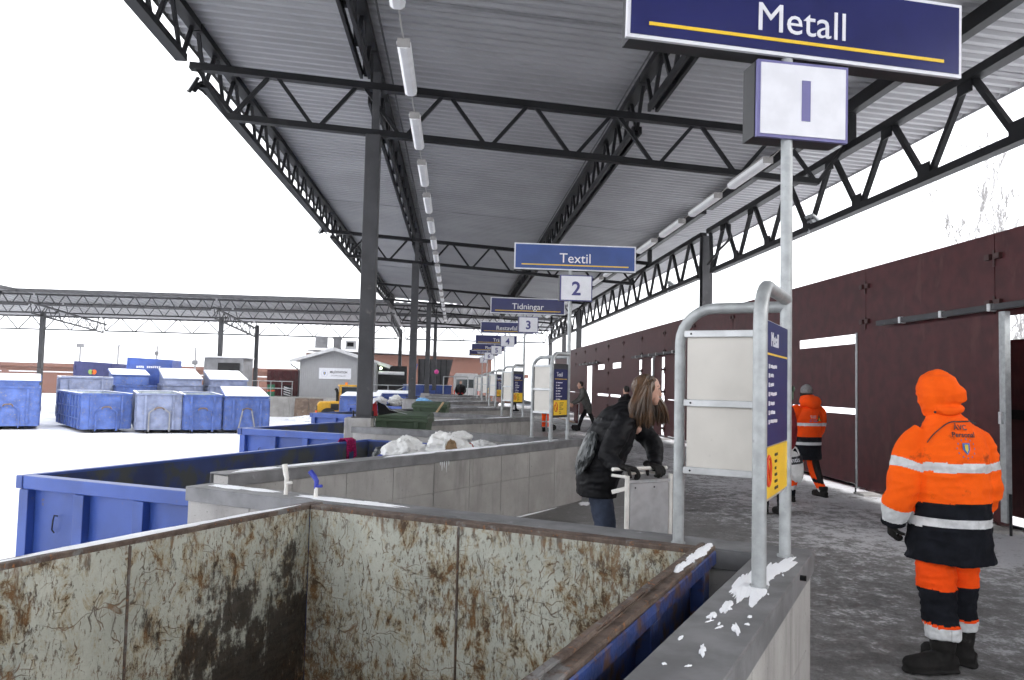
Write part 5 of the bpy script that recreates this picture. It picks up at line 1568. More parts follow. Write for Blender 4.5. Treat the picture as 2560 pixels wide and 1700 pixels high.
def hand_lofts(wrist, d, palm, thumb_side, curl=0.5, s=1.0, mi=0):
    w = Vector(wrist); d = Vector(d).normalized(); pn = Vector(palm); pn = (pn - d * pn.dot(d)).normalized()
    sd_ = d.cross(pn).normalized() * thumb_side
    out = [([w - d * 0.03 * s, w + d * 0.03 * s, w + d * 0.09 * s], [(0.03 * s, 0.02 * s), (0.041 * s, 0.018 * s), (0.040 * s, 0.014 * s)], sd_, mi)]
    for i, L in enumerate((0.072, 0.080, 0.074, 0.058)):
        p = w + d * 0.085 * s + sd_ * (0.030 - 0.020 * i) * s
        pts = [p - d * 0.015 * s, p]; ang = 0
        for j, fr in enumerate((0.45, 0.32, 0.23)):
            ang += curl * (0.8 + 0.25 * j)
            p = p + (d * math.cos(ang) + pn * math.sin(ang)) * L * fr * s
            pts.append(p)
        out.append((pts, [0.0105 * s, 0.0105 * s, 0.0095 * s, 0.009 * s, 0.007 * s], sd_, mi))
    b = w + d * 0.02 * s + sd_ * 0.032 * s
    out.append(([b - sd_ * 0.015 * s, b + (sd_ * 0.6 + d * 0.6) * 0.035 * s, b + (sd_ * 0.45 + d * 0.75 + pn * 0.4 * (1 + curl)) * 0.062 * s], [0.014 * s, 0.012 * s, 0.009 * s], d, mi))
    return out

def boot_lofts(ankle, dr, top=0.27, s=1.0, mi=0, w=0.055):
    a = Vector(ankle); d = Vector((dr[0], dr[1], 0)).normalized(); sd_ = Vector((d.y, -d.x, 0))
    z = lambda h: Vector((0, 0, h * s))
    return [([a + z(top), a + z(top * 0.6), a + z(0.12) , a + z(0.06)], [(0.068 * s, 0.075 * s), (0.062 * s, 0.068 * s), (0.055 * s, 0.062 * s), (0.05 * s, 0.06 * s)], sd_, mi),
            ([a - d * 0.075 * s + z(0.05), a - d * 0.03 * s + z(0.055), a + d * 0.06 * s + z(0.06), a + d * 0.14 * s + z(0.05), a + d * 0.20 * s + z(0.045), a + d * 0.225 * s + z(0.042)],
             [(0.035 * s, 0.04 * s), (0.048 * s, 0.052 * s), (0.053 * s, 0.058 * s), (0.056 * s, 0.05 * s), (0.047 * s, 0.043 * s), (0.02 * s, 0.025 * s)], sd_, mi),
            ([a - d * 0.08 * s + z(0.014), a + d * 0.06 * s + z(0.014), a + d * 0.15 * s + z(0.014), a + d * 0.228 * s + z(0.016)], [(0.042 * s, 0.014 * s), (0.052 * s, 0.014 * s), (0.058 * s, 0.014 * s), (0.028 * s, 0.014 * s)], sd_, mi)]

def project_print(me_src, parent, target, origin, right, up, name, off=0.003, scale=1.0):
    """lays flat print on a curved cloth surface: every point of the outline is dropped on the target"""
    bm = bmesh.new(); bm.from_mesh(target.data)
    bvh = BVHTree.FromBMesh(bm); bm.free()
    o = Vector(origin); r = Vector(right).normalized(); u = Vector(up).normalized(); nrm = r.cross(u)
    for v in me_src.vertices:
        p = o + r * v.co.x * scale + u * v.co.y * scale + nrm * 0.5
        h = bvh.ray_cast(p, -nrm)
        if h[0] is not None:
            v.co = h[0] + nrm * (off + v.co.z)
        else:
            v.co = p - nrm * 0.5
    return share(name, me_src, parent)

def flat_poly(pts, m):
    """small filled outline in the xy plane, fan-triangulated"""
    n = len(pts)
    cx = sum(p[0] for p in pts) / n; cy = sum(p[1] for p in pts) / n
    mb = MB().add([(p[0], p[1], 0) for p in pts] + [(cx, cy, 0)], [(i, (i + 1) % n, n) for i in range(n)])
    me = bpy.data.meshes.new('print'); me.from_pydata(mb.v, [], mb.f); me.materials.append(m); me.update()
    return me

# ------------------------------------------------ near worker in orange
man = thing('person', 'person in orange hooded work jacket with black hem and black boots, seen from behind', 'person', (2.985, 4.62, 0), rad(-8))
man.scale = (0.945, 0.96, 0.982)
OR, RF, BK = 0, 1, 2
def jmat(t, p):
    z = p.z + 0.10 * (p.x - 0.04) * 0.0
    if 0.872 < z < 0.927: return RF
    if z < 1.02: return BK
    if 1.205 < z < 1.262: return RF
    return OR
def smat(t, p):
    z = p.z
    if t > 0.92: return BK
    if t > 0.80: return RF
    if 0.335 < t < 0.425: return RF
    return OR
X = (1, 0, 0)
jl = [([(.05, 0, .652), (.05, 0, .80), (.05, 0, 1.0), (.045, 0, 1.2), (.04, 0, 1.33), (.035, .0, 1.42), (.025, .005, 1.50), (.012, .01, 1.56), (.005, .015, 1.61)],
       [(.270, .222), (.257, .212), (.247, .205), (.25, .195), (.248, .18), (.215, .155), (.145, .13), (.102, .115), (.095, .11)], X, jmat),
      ([(-.10, 0, 1.42), (-.165, -.002, 1.355), (-.215, -.012, 1.24), (-.255, -.035, 1.09), (-.285, -.01, .97), (-.292, .03, .86)],
       [(.065, .085), (.085, .10), (.088, .105), (.090, .10), (.084, .09), (.074, .078)], (0, 1, 0), smat),
      ([(.16, 0, 1.42), (.235, .005, 1.355), (.275, .02, 1.24), (.295, .02, 1.10), (.285, .07, .98), (.25, .12, .88)],
       [(.065, .085), (.085, .10), (.085, .10), (.082, .095), (.08, .085), (.07, .075)], (0, 1, 0), smat)]
jacket = figure('jacket', man, jl, [MT['hi_orange'], MT['reflect'], MT['navy']], 0.0056, wrinkle=0.013, wfreq=6.0, smooth=5, seed=3)
hood = figure('hood', jacket, [([(.005, .02, 1.545), (.0, .02, 1.60), (-.005, .02, 1.66), (-.008, .018, 1.72), (-.01, .01, 1.775), (-.012, .005, 1.81), (-.015, .0, 1.826)],
        [(.088, .105), (.108, .125), (.124, .138), (.126, .138), (.105, .115), (.062, .07), (.02, .02)], X, 0),
        ([(.02, -.04, 1.71), (.06, -.06, 1.665), (.085, -.06, 1.625)], [.075, .07, .05], X, 0),
        ([(-.06, -.07, 1.585), (0.01, -.105, 1.575), (.085, -.075, 1.585), (.11, 0.02, 1.59)], [.028, .030, .028, .02], (0, 0, 1), 0)],
        [MT['hi_orange']], 0.007, wrinkle=0.009, wfreq=8, smooth=4, seed=8)
for (x, y, z) in ((-.075, -.09, 1.565), (.075, -.10, 1.585)):
    MB().ball((x, y, z), 0.008).build('snap', MT['ink'], hood, smooth=True)
# piping over the shoulders, dropped on the cloth
pp = []
for i in range(41):
    u = i / 40
    x = -0.17 + 0.36 * u
    zz = 0.105 + 0.012 * u - 0.55 * max(0, 0.42 - u) ** 1.7 - 0.25 * max(0, u - 0.8) ** 1.6
    pp.append((x, zz))
strip = bpy.data.meshes.new('piping')
strip.from_pydata([(x, z + 0.004, 0) for x, z in pp] + [(x, z - 0.004, 0) for x, z in pp], [], [(i, i + 1, 42 + i, 41 + i) for i in range(40)])
strip.materials.append(MT['ink'])
project_print(strip, jacket, jacket, (0.035, 0, 1.40), (1, 0, 0), (0, 0, 1), 'piping', 0.007)
project_print(text_mesh('ÅVC', 0.044, MT['ink'], ext=0.0, bold=0.0008), jacket, jacket, (0.055, 0, 1.462), (1, 0, 0), (0, 0, 1), 'lettering', 0.009)
project_print(text_mesh('Personal', 0.042, MT['ink'], ext=0.0, bold=0.0008), jacket, jacket, (0.065, 0, 1.420), (1, 0, 0), (0, 0, 1), 'lettering', 0.009)
sh = [(-0.024, 0.03), (0.024, 0.03), (0.022, -0.01), (0.0, -0.042), (-0.022, -0.01)]
project_print(flat_poly(sh, MT['crest_blue']), jacket, jacket, (0.075, 0, 1.355), (1, 0, 0), (0, 0, 1), 'crest', 0.008)
project_print(flat_poly([(x * 0.45, y * 0.7) for x, y in sh], MT['crest_gold']), jacket, jacket, (0.075, 0, 1.355), (1, 0, 0), (0, 0, 1), 'crest_charge', 0.011)
for q in range(12):
    a = q * math.pi / 6
    project_print(flat_poly([(0.056 * math.cos(a) + dx, 0.056 * math.sin(a) + dy) for dx, dy in ((-.003, -.005), (.003, -.005), (.003, .005), (-.003, .005))], MT['ink_purple']), jacket, jacket, (0.075, 0, 1.352), (1, 0, 0), (0, 0, 1), 'crest_letter', 0.008)
def tmat(t, p):
    z = p.z
    if z > 0.495: return OR
    if 0.285 < z < 0.30: return OR
    if z < 0.285: return RF if z > 0.205 else OR
    return BK
figure('trousers', man, [([(.03, 0, .90), (.03, .0, .78), (.03, 0, .70)], [(.15, .12), (.16, .13), (.165, .135)], X, 0),
        ([(-.055, -.02, .76), (-.06, -.04, .60), (-.05, -.055, .48), (-.055, -.075, .36), (-.045, -.105, .27), (-.045, -.11, .205)], [(.105, .10), (.118, .115), (.115, .115), (.10, .105), (.105, .105), (.10, .10)], X, tmat),
        ([(.12, .02, .76), (.135, .03, .60), (.14, .035, .48), (.14, .04, .36), (.145, .04, .28), (.145, .04, .225)], [(.10, .10), (.105, .11), (.095, .105), (.088, .095), (.092, .095), (.088, .09)], X, tmat)],
        [MT['hi_orange2'], MT['reflect'], MT['navy']], 0.0065, wrinkle=0.012, wfreq=8, smooth=3, seed=5)
figure('boot', man, boot_lofts((-.045, -.11, 0), (-0.97, -0.12), 0.25, 1.12), [MT['boot']], 0.007, wrinkle=0.003, wfreq=18, seed=2)
figure('boot', man, boot_lofts((.145, .04, 0), (-0.75, 0.65), 0.26, 1.08), [MT['boot']], 0.008, wrinkle=0.003, wfreq=18, seed=4)
figure('glove', man, hand_lofts((-.295, .035, .872), (0.1, 0.25, -1), (1, 0.2, 0), 1, 0.9, 1.05), [MT['boot']], 0.005, smooth=2)
figure('body', man, [([(.0, .01, 1.76), (.0, .01, 1.66), (.0, .01, 1.56), (.03, 0, 1.40), (.04, 0, 1.1), (.04, 0, .85)], [.05, .085, .06, .10, .12, .12], X, 0),
        ([(-.10, 0, 1.42), (-.20, 0, 1.35), (-.28, -.03, 1.10), (-.293, .03, .88)], [.05, .05, .04, .03], (0, 1, 0), 0), ([(.16, 0, 1.42), (.26, 0, 1.35), (.31, .02, 1.10), (.27, .12, .88)], [.05, .05, .04, .03], (0, 1, 0), 0),
        ([(-.04, 0, .85), (-.055, -.055, .48), (-.045, -.11, .10)], [.08, .06, .04], X, 0), ([(.12, 0, .85), (.14, .035, .48), (.145, .04, .10)], [.08, .06, .04], X, 0)], [MT['skin']], 0.016)

# ------------------------------------------------ woman leaning on a trolley
wm = thing('person', 'woman with long brown hair in a black jacket and jeans, bending over a trolley handle', 'person', (1.165, 6.20, 0))
Yv = (0, 1, 0)
figure('jacket', wm, [([(-.02, 0, .775), (-.015, 0, .90), (.02, 0, 1.05), (.07, 0, 1.20), (.14, 0, 1.33), (.22, 0, 1.42), (.28, 0, 1.475), (.32, 0, 1.52)],
        [(.215, .155), (.22, .165), (.225, .18), (.225, .185), (.215, .17), (.175, .13), (.10, .09), (.07, .065)], Yv, 0),
        ([(.17, -.16, 1.38), (.11, -.22, 1.29), (.02, -.27, 1.13), (.05, -.33, 1.06), (.105, -.365, 1.035)], [.085, .085, .078, .065, .055], X, 0),
        ([(.24, .15, 1.38), (.34, .17, 1.31), (.45, .08, 1.19), (.43, -.08, 1.09), (.395, -.20, 1.035)], [.085, .085, .078, .065, .052], X, 0)],
        [MT['black_nylon']], 0.009, wrinkle=0.011, wfreq=8, smooth=4, seed=6)
figure('trousers', wm, [([(-.02, 0, .92), (-.02, 0, .80)], [(.17, .13), (.17, .13)], Yv, 0),
        ([(-.02, -.09, .84), (.02, -.10, .65), (.035, -.105, .48), (.0, -.12, .28), (-.02, -.12, .09)], [(.095, .10), (.088, .092), (.075, .078), (.068, .07), (.06, .062)], X, 0),
        ([(.0, .09, .84), (.06, .10, .65), (.09, .10, .48), (.085, .10, .28), (.08, .10, .09)], [(.095, .10), (.088, .09), (.075, .076), (.066, .068), (.06, .062)], X, 0)],
        [MT['jeans']], 0.010, wrinkle=0.007, wfreq=12, smooth=3, seed=7)
for (a, d) in (((-.02, -.12, 0), (1, -.15)), ((.08, .10, 0), (1, .1))):
    figure('boot', wm, boot_lofts(a, d, 0.15, 0.98), [MT['boot']], 0.010)
# bare head, neck and inner body as one skin
hx, hz = .385, 1.63
figure('body', wm, [
    ([(hx - .02, 0, hz - .085), (hx - .01, 0, hz - .05), (hx, 0, hz), (hx - .003, 0, hz + .05), (hx - .01, 0, hz + .085), (hx - .012, 0, hz + .10)], [(.055, .06), (.068, .085), (.075, .095), (.07, .09), (.045, .06), (.01, .012)], Yv, 0),
    ([(hx + .03, 0, hz - .01), (hx + .045, 0, hz - .06), (hx + .060, 0, hz - .105), (hx + .064, 0, hz - .128)], [(.060, .050), (.053, .042), (.036, .028), (.016, .014)], Yv, 0),
    ([(hx + .088, 0, hz + .005), (hx + .099, 0, hz - .025), (hx + .106, 0, hz - .043), (hx + .094, 0, hz - .052)], [.009, .011, .014, .012], Yv, 0),
    ([(hx + .076, -.04, hz + .022), (hx + .09, 0, hz + .026), (hx + .076, .04, hz + .022)], [.011, .011, .011], (0, 0, 1), 0),
    ([(hx + .086, -.016, hz - .076), (hx + .092, 0, hz - .078), (hx + .086, .016, hz - .076)], [.008, .010, .008], (0, 0, 1), 0),
    ([(hx - .01, 0, hz - .06), (.31, 0, 1.50), (.24, 0, 1.40), (.08, 0, 1.15), (-.01, 0, .88)], [.055, .052, .09, .11, .12], Yv, 0),
    ([(.2, -.12, 1.38), (.03, -.26, 1.13), (.11, -.365, 1.03)], [.05, .04, .03], X, 0), ([(.24, .12, 1.38), (.44, .08, 1.19), (.39, -.20, 1.03)], [.05, .04, .03], X, 0),
    ([(-.02, -.09, .85), (.035, -.105, .48), (-.02, -.12, .08)], [.07, .05, .04], X, 0), ([(.0, .09, .85), (.09, .10, .48), (.08, .10, .08)], [.07, .05, .04], X, 0)],
    [MT['skin']], 0.0055, smooth=3)
for sy in (-1, 1):
    MB().ball((hx + .079, sy * .033, hz + .004), (.009, .012, .007)).build('eye', MT['eye'], wm, smooth=True)
    MB().tube([(hx + .077, sy * .018, hz + .026), (hx + .080, sy * .034, hz + .030), (hx + .066, sy * .055, hz + .024)], .0035, 6).build('eyebrow', MT['hair'], wm)
MB().ball((hx + .090, 0, hz - .077), (.010, .020, .0065)).build('lips', MT['lips'], wm, smooth=True)
# long hair
rnd = random.Random(21)
hr = MB()
hr.ball((hx - .032, 0, hz + .018), (.103, .097, .102), nu=24, nv=14)
for i in range(330):
    az = rnd.uniform(-math.pi, math.pi); el = rnd.uniform(-0.15, 1.5)
    n_ = Vector((math.cos(az) * math.cos(el), math.sin(az) * math.cos(el), math.sin(el)))
    if n_.x > 0.72 and n_.z < 0.62: continue
    if n_.x > 0.30 and n_.z < 0.55 and n_.y < 0.2: continue
    p = Vector((hx - .022 + .103 * n_.x, .096 * n_.y, hz + .018 + .10 * n_.z))
    side_y = -1 if (n_.y < 0 or (abs(n_.y) < .2 and rnd.random() < .5)) else 1
    fwd = n_.x
    # hangs straight down from the leaning head: the near curtain beside the cheek, the far one in front of it
    bx = hx + rnd.uniform(-.20, .0) + .02 * max(fwd, 0)
    if side_y > 0: bx = hx + rnd.uniform(-.08, .20)
    by = side_y * rnd.uniform(.085, .17)
    bz = 1.345 + rnd.uniform(-.03, .055) + 0.03 * max(0, bx - hx)
    m1 = Vector((p.x * .35 + (hx - .02 + .5 * (bx - hx)) * .65, side_y * max(.098, abs(p.y)), hz + .02))
    m2 = Vector((bx * .8 + m1.x * .2 + rnd.uniform(-.01, .01), by, (hz + bz) / 2))
    pts = catmull([tuple(p), tuple(m1), tuple(m2), (bx + rnd.uniform(-.015, .015), by, bz)], 0.03)
    n2 = len(pts); r0 = rnd.uniform(.008, .014)
    hr.tube(pts, [r0 * (0.7 + 0.5 * math.sin(math.pi * min(1, j / (n2 - 1) * 1.1))) * (1 if j < n2 - 2 else (0.6 if j == n2 - 2 else 0.15)) for j in range(n2)], 6)
hr.build('hair', MT['hair'], wm, smooth=True)
figure('glove', wm, hand_lofts((.095, -.37, 1.045), (.65, -.15, -.1), (0, 0, -1), -1, 1.0, 1.3), [MT['boot']], 0.005, smooth=2)
figure('glove', wm, hand_lofts((.365, -.17, 1.045), (.35, -.75, -.1), (0, 0, -1), -1, 1.0, 1.3), [MT['boot']], 0.005, smooth=2)
bg = lump('plastic_bag', 'grey translucent plastic bag hanging at the back of the woman in black', 'plastic bag', (1.03, 6.05, 1.12), (0.05, 0.09, 0.17), 'bag_grey', 71, amp=0.25, fr=2.6)
bg.rotation_euler = (0, rad(22), rad(10))

# trolley
tr = thing('trolley', 'white framed flat trolley with a grey end panel, held by the woman in black', 'trolley', (0, 0, 0))
p0, p1 = Vector((1.285, 5.72, 0)), Vector((1.66, 5.90, 0))
dd = (p1 - p0).normalized(); nn = Vector((-dd.y, dd.x, 0))
zv = lambda v, z: (v.x, v.y, z)
for p in (p0, p1):
    MB().tube([zv(p, 0.14), zv(p, 0.99)], 0.018, 12).build('upright', MT['handle_white'], tr, smooth=True)
ep = MB().bar(zv(p0 + dd * 0.025, 0.55), zv(p1 - dd * 0.025, 0.55), 0.012, 0.76).build('end_panel', MT['alu'], tr)
for s_ in (0.07, 0.25):
    q = p0 + dd * s_ - nn * 0.008
    MB().tube([zv(q, 0.90), zv(q - nn * 0.004, 0.90)], 0.006, 8).build('rivet', MT['steel'], ep)
MB().bar(zv(p0, 0.945), zv(p1, 0.945), 0.025, 0.02).build('panel_rail', MT['alu'], tr)
MB().tube([(1.185, 5.775, 1.03), (1.66, 6.02, 1.025)], 0.014, 12).build('handle', MT['handle_white'], tr, smooth=True)
MB().tube([zv(p0, 0.98), (1.185, 5.79, 0.985)], 0.012, 10).build('handle_arm', MT['handle_white'], tr, smooth=True)
MB().tube([(1.30, 5.86, 0.99), (1.60, 6.02, 0.985)], 0.010, 10).build('cross_bar', MT['handle_white'], tr, smooth=True)
MB().bar(zv(p0, 0.90), (1.185, 5.77, 0.865), 0.03, 0.03).build('hand_rest', MT['handle_white'], tr)
e0, e1 = p0 + nn * 0.02, p1 + nn * 0.02
bedm = MB(); far = Vector((0.28, 0.75, 0))
bedm.extr([zv(p1 - dd * 0.22, .16), zv(p1, .16), zv(p1 + far, .16), zv(p1 - dd * 0.22 + far, .16)], (0, 0, 0.03)); bedm.build('bed', MT['wood'], tr)
for q in (p0 + dd * 0.03, p1 - dd * 0.03, p1 + far * 0.9):
    MB().tube([zv(q - nn * 0.02, 0.07), zv(q + nn * 0.02, 0.07)], 0.07, 14).build('wheel', MT['black'], tr)

# ------------------------------------------------ the other people
def person(label, loc, rz, coat, legs, head='hair', hat=None, hem=.66, lean=0.0, stride=0.0, arms=((-.05, .02), (.05, .02)), coat_f=None, leg_f=None, s=1.0, hood_=None, voxel=0.016, lift=0.0, skinm='skin', boots='boot', glove=None, width=1.0):
    t = thing('person', label, 'person', loc, rz)
    t.scale = (s, s, s)
    ly = lambda z: lean * max(0, z - .85)
    coats = [MT[c] for c in coat]; legm = [MT[c] for c in legs]
    cf = coat_f or (lambda t_, p: 0); lf = leg_f or (lambda t_, p: 0)
    W = width
    sh = 1.42
    cl = [([(0, ly(hem), hem), (0, ly(.85), .85), (0, ly(1.1), 1.1), (0, ly(1.3), 1.3), (0, ly(1.42), 1.42), (0, ly(1.48), 1.48), (0, ly(1.55), 1.55)],
           [(.21 * W, .16 * W), (.205 * W, .16 * W), (.21 * W, .165 * W), (.215 * W, .155 * W), (.165 * W, .13 * W), (.10, .10), (.07, .075)], X, cf)]
    wr = []
    for sx, (ax, ay) in zip((-1, 1), arms):
        y0 = ly(1.38)
        el = (sx * (.26 * W + abs(ax) * .3), y0 + ay * .45 - .03, 1.12); w_ = (sx * .26 * W + ax, y0 + ay, .86 + abs(ay) * .25)
        cl.append(([(sx * .13 * W, y0, 1.41), (sx * .21 * W, y0, 1.36), el, w_], [.075 * W, .08 * W, .068 * W, .052], Yv, (lambda t_, p: coat_f(t_, p) if coat_f else 0)))
        wr.append((w_, sx))
    jk = figure('jacket', t, cl, coats, voxel, wrinkle=0.006, smooth=3, seed=len(label))
    fl_, fr_ = stride, -stride
    tl = [([(0, 0, .92), (0, 0, .80)], [(.16, .12), (.155, .12)], X, 0)]
    feet = []
    for sx, st in ((-1, stride), (1, -stride)):
        up = lift if st < 0 else 0.0
        kn = (sx * .095, st * .55 + .05 * abs(st) + up * .6, .49); an = (sx * .10, st, .09 + up)
        tl.append(([(sx * .085, 0, .82), kn, an], [(.088, .095), (.072, .075), (.062, .065)], X, lf))
        feet.append((an, st))
    figure('trousers', t, tl, legm, voxel, wrinkle=0.005, smooth=2, seed=3 + len(label))
    for an, st in feet:
        figure('boot', t, boot_lofts((an[0], an[1], an[2] - .09), (0, 1), .16, 1.0), [MT[boots]], voxel * 0.8)
    hy = ly(1.66) + .02
    bl_ = [([(0, hy + .01, 1.52), (0, hy + .03, 1.555), (0, hy + .015, 1.62), (0, hy, 1.68), (0, hy - .005, 1.74), (0, hy - .005, 1.765)], [(.03, .03), (.052, .06), (.072, .088), (.075, .095), (.05, .065), (.01, .012)], X, 0),
           ([(0, hy + .095, 1.655), (0, hy + .115, 1.63), (0, hy + .10, 1.615)], [.010, .014, .012], X, 0),
           ([(0, hy - .01, 1.60), (0, ly(1.45), 1.45), (0, ly(1.2), 1.2), (0, 0, .85)], [.055, .07, .11, .11], X, 0)]
    for (w_, sx) in wr:
        bl_.append(([(sx * .12, ly(1.38), 1.39), (sx * .21 * W, ly(1.36), 1.34), (sx * .26 * W, ly(1.38) + (w_[1] - ly(1.38)) * .4, 1.10), w_], [.045, .045, .035, .028], Yv, 0))
        bl_ += hand_lofts(w_, (0, .25, -1), (-sx, .3, 0), sx, .55)
    for (an, st), sx in zip(feet, (-1, 1)):
        bl_.append(([(sx * .08, 0, .86), (sx * .095, st * .55, .49), an], [.06, .05, .035], X, 0))
    figure('body', t, bl_, [MT[glove or skinm]] if glove else [MT[skinm]], 0.010, smooth=2)
    for sx in (-1, 1):
        MB().ball((sx * .03, hy + .085, 1.665), (.011, .009, .007)).build('eye', MT['eye'], t, smooth=True)
    if hat:
        figure('hat', t, [([(0, hy - .012, 1.655), (0, hy - .012, 1.70), (0, hy - .015, 1.76), (0, hy - .015, 1.795)], [(.082, .10), (.086, .104), (.066, .08), (.015, .02)], X, 0)], [MT[hat]], 0.010)
    elif head:
        figure('hair', t, [([(0, hy - .04, 1.60), (0, hy - .035, 1.66), (0, hy - .022, 1.72), (0, hy - .015, 1.765), (0, hy - .015, 1.785)], [(.07, .06), (.083, .075), (.082, .085), (.05, .06), (.01, .01)], X, 0)], [MT[head]], 0.010)
    if hood_:
        figure('hood', jk, [([(-.12, ly(1.5) - .03, 1.50), (-.08, ly(1.5) - .11, 1.53), (0, ly(1.5) - .14, 1.52), (.08, ly(1.5) - .11, 1.53), (.12, ly(1.5) - .03, 1.50)], [(.06, .06), (.085, .075), (.10, .085), (.085, .075), (.06, .06)], (0, 0, 1), 0),
                            ([(0, ly(1.55), 1.50), (0, ly(1.6) - .02, 1.60), (0, ly(1.6) - .02, 1.625)], [(.12, .12), (.105, .11), (.09, .09)], X, 0)], [MT[hood_]], 0.012, wrinkle=0.005)
    return t, jk
def w2coat(t_, p):
    z = p.z
    if .885 < z < .93: return 1
    if z < 1.0 and abs(p.x) < .255: return 2
    if 1.165 < z < 1.215: return 1
    return 0
def w2leg(t_, p):
    z = p.z
    if z > .39: return 0
    if .19 < z < .25: return 1
    if .25 <= z < .33: return 0
    return 2
w2, jk2 = person('worker in an orange hi-vis jacket and grey knit cap walking away along the fence', (5.16, 11.15, 0), rad(14), ['hi_orange2', 'reflect', 'navy'], ['hi_orange2', 'reflect', 'navy'], hat='knit', hem=.665,
       coat_f=w2coat, leg_f=w2leg, stride=.24, lift=.13, hood_='hi_orange2', arms=((.0, .14), (-.02, .22)), width=1.12, s=0.97, voxel=0.011, glove='boot')
project_print(flat_poly([(-.055, -.045), (.055, -.045), (0, .06)], MT['ink']), jk2, jk2, (.09, 0, 1.285), (1, 0, 0), (0, 0, 1), 'emblem', .004)
project_print(flat_poly([(-.022, -.028), (.022, -.028), (0, .022)], MT['crest_gold']), jk2, jk2, (.09, 0, 1.28), (1, 0, 0), (0, 0, 1), 'emblem', .006)
for dz, wd in ((.045, .10), (.02, .09), (-.012, .12), (-.035, .13)):
    project_print(flat_poly([(-wd / 2, -.006), (wd / 2, -.006), (wd / 2, .006), (-wd / 2, .006)], MT['ink_purple'] if dz < 0 else MT['house_trim']), jk2, jk2, (-.02, 0, 1.275 + dz), (1, 0, 0), (0, 0, 1), 'emblem_line', .004)

person('person in a dark red jacket half hidden behind the first information board', (4.24, 10.15, 0), rad(5), ['dark_red'], ['dark_cloth'], head='dark_hair', hem=.72, stride=.06, arms=((0, .1), (.0, .03)), voxel=0.014)
sb_ = thing('shopping_bag', 'white plastic shopping bag with a black printed band, carried beside the first sign pole', 'shopping bag', (4.54, 10.16, 0.46))
bgm = lump('bag', '', 'bag', (0, 0, 0.17), (0.115, 0.06, 0.20), 'bag_white', 77, amp=0.14, fr=1.8)
if 'category' in bgm: del bgm['category']
bgm.parent = sb_; bgm.rotation_euler = (0, rad(-8), 0)
figure('handles', sb_, [([(-.05, 0, .33), (-.03, 0, .40), (0, 0, .43), (.03, 0, .40), (.06, 0, .33)], [.012, .010, .012, .010, .012], Yv, 0)], [MT['bag_white']], 0.006, smooth=1)
band = bpy.data.meshes.new('band')
gx, gy = 12, 4
band.from_pydata([(-.12 + .24 * i / gx, -.05 + .10 * j / gy, 0) for j in range(gy + 1) for i in range(gx + 1)], [], [(j * (gx + 1) + i, j * (gx + 1) + i + 1, (j + 1) * (gx + 1) + i + 1, (j + 1) * (gx + 1) + i) for j in range(gy) for i in range(gx)])
band.materials.append(MT['ink'])
project_print(band, bgm, bgm, (0, 0, .09), (1, 0, 0), (0, 0, 1), 'printed_band', .004)
project_print(text_mesh('ntis', .085, MT['sign_white'], ext=0, bold=.001), bgm, bgm, (.0, 0, .07), (1, 0, 0), (0, 0, 1), 'lettering', .008)

wk, _j = person('man in a grey coat pushing a loaded trolley to the left, far along the deck', (4.85, 28.3, 0), rad(90), ['grey_coat'], ['dark_cloth'], head='dark_hair', hem=.62, lean=.32, stride=.34, arms=((.05, .40), (-.05, .40)), voxel=0.018)
ct = thing('flat_trolley', 'flat trolley with dark red end panel pushed by the man in grey', 'trolley', (4.0, 28.1, 0))
MB().box((-.05, 0, .25), (.95, .6, .05)).build('bed', MT['galv'], ct)
MB().box((.40, 0, .62), (.05, .62, .68)).build('end_panel', MT['fence'], ct)
MB().tube([(.46, -.28, .98), (.46, .28, .98)], .018, 8).build('handle', MT['galv'], ct)
for sy in (-.28, .28):
    MB().tube([(.44, sy, .27), (.46, sy, .98)], .016, 8).build('upright', MT['galv'], ct)
for (x, y) in ((-.45, -.25), (-.45, .25), (.38, -.25), (.38, .25)):
    MB().tube([(x, y - .02, .11), (x, y + .02, .11)], .11, 14).build('wheel', MT['black'], ct)
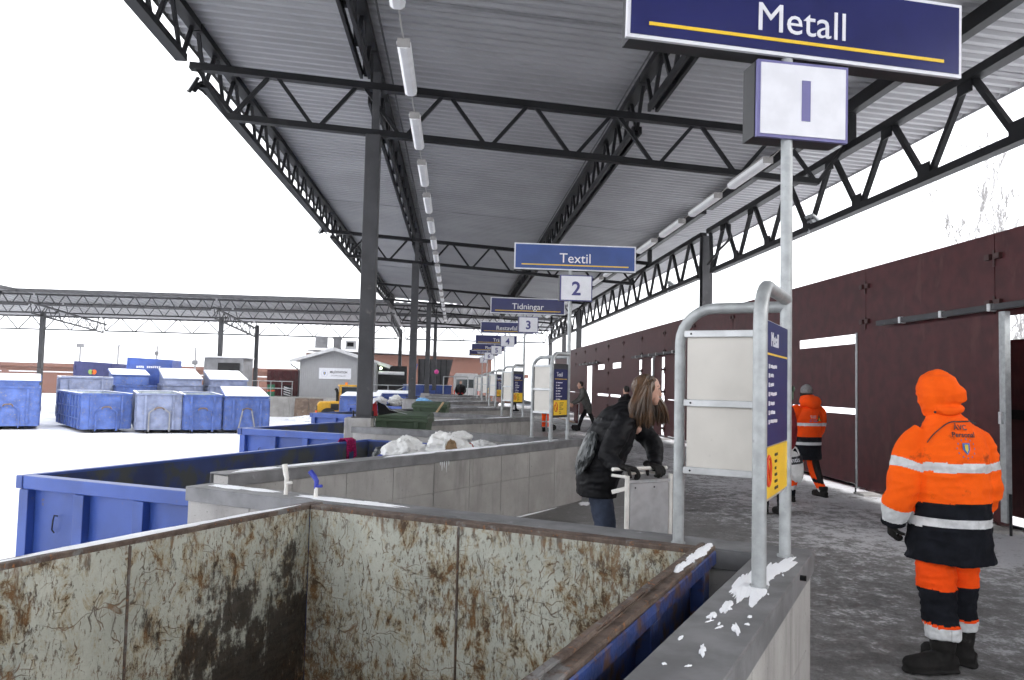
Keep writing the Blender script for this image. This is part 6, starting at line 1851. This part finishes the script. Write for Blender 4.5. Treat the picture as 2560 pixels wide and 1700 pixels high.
for i, (a, m, lab) in enumerate(((14, 'wood', 'lower raw board lying on the far flat trolley'), (20, 'white_panel', 'upper pale board sloping on the far flat trolley'))):
    b_ = MB().box((0, 0, 0), (.85, .45, .025)).build('loose_board', MT[m])
    b_.location = (3.92, 28.1 - .02 * i, .40 + .07 * i); b_.rotation_euler = (0, rad(a), 0)
    tag(b_, lab, 'board')
def w3leg(t_, p):
    z = p.z
    if z > .62: return 2
    if .33 < z < .37 or .14 < z < .18: return 1
    return 0 if z > .12 else 2
person('worker in orange trousers standing behind the second sign frame', (3.22, 27.15, 0), rad(-10), ['hi_orange2', 'reflect', 'navy'], ['hi_orange2', 'reflect', 'navy'], hat='knit', coat_f=w2coat, leg_f=w3leg, stride=.03, voxel=0.02)
person('person in dark clothes walking behind the third sign frame', (3.55, 46.5, 0), rad(-60), ['dark_cloth'], ['dark_cloth'], head='dark_hair', stride=.22, voxel=0.024)
fp, _j = person('far person in black with red gloves standing at the end of the deck', (0.36, 48.0, 0), rad(180), ['black_nylon'], ['dark_cloth'], hat='knit', stride=.04, arms=((.10, .28), (-.10, .28)), voxel=0.024, glove=None)
for sx in (-.14, .14):
    figure('glove', fp, hand_lofts((sx, .30, .95), (-sx, .5, 0.2), (-sx, 0, -1), 1 if sx < 0 else -1, .6, 1.3), [MT['red_cloth']], 0.012)
person('dark haired person far behind the woman in black', (4.66, 21.0, 0), rad(30), ['dark_cloth'], ['dark_cloth'], head='dark_hair', stride=.1, voxel=0.024, s=.93)

# ================================================================== SNOWY AIR
hz_ = MB().box((0, 130, 5.6), (410, 350, 15.6)).build('haze', [])
hm = bpy.data.materials.new('snowy air'); hm.use_nodes = True
hn = hm.node_tree; hn.nodes.clear()
ho = hn.nodes.new('ShaderNodeOutputMaterial'); hv = hn.nodes.new('ShaderNodeVolumePrincipled')
hv.inputs['Color'].default_value = (0.95, 0.96, 0.98, 1)
hv.inputs['Density'].default_value = 0.0004
hv.inputs['Anisotropy'].default_value = 0.2
hn.links.new(hv.outputs[0], ho.inputs['Volume'])
hz_.data.materials.append(hm)
tag(hz_, kind='stuff')
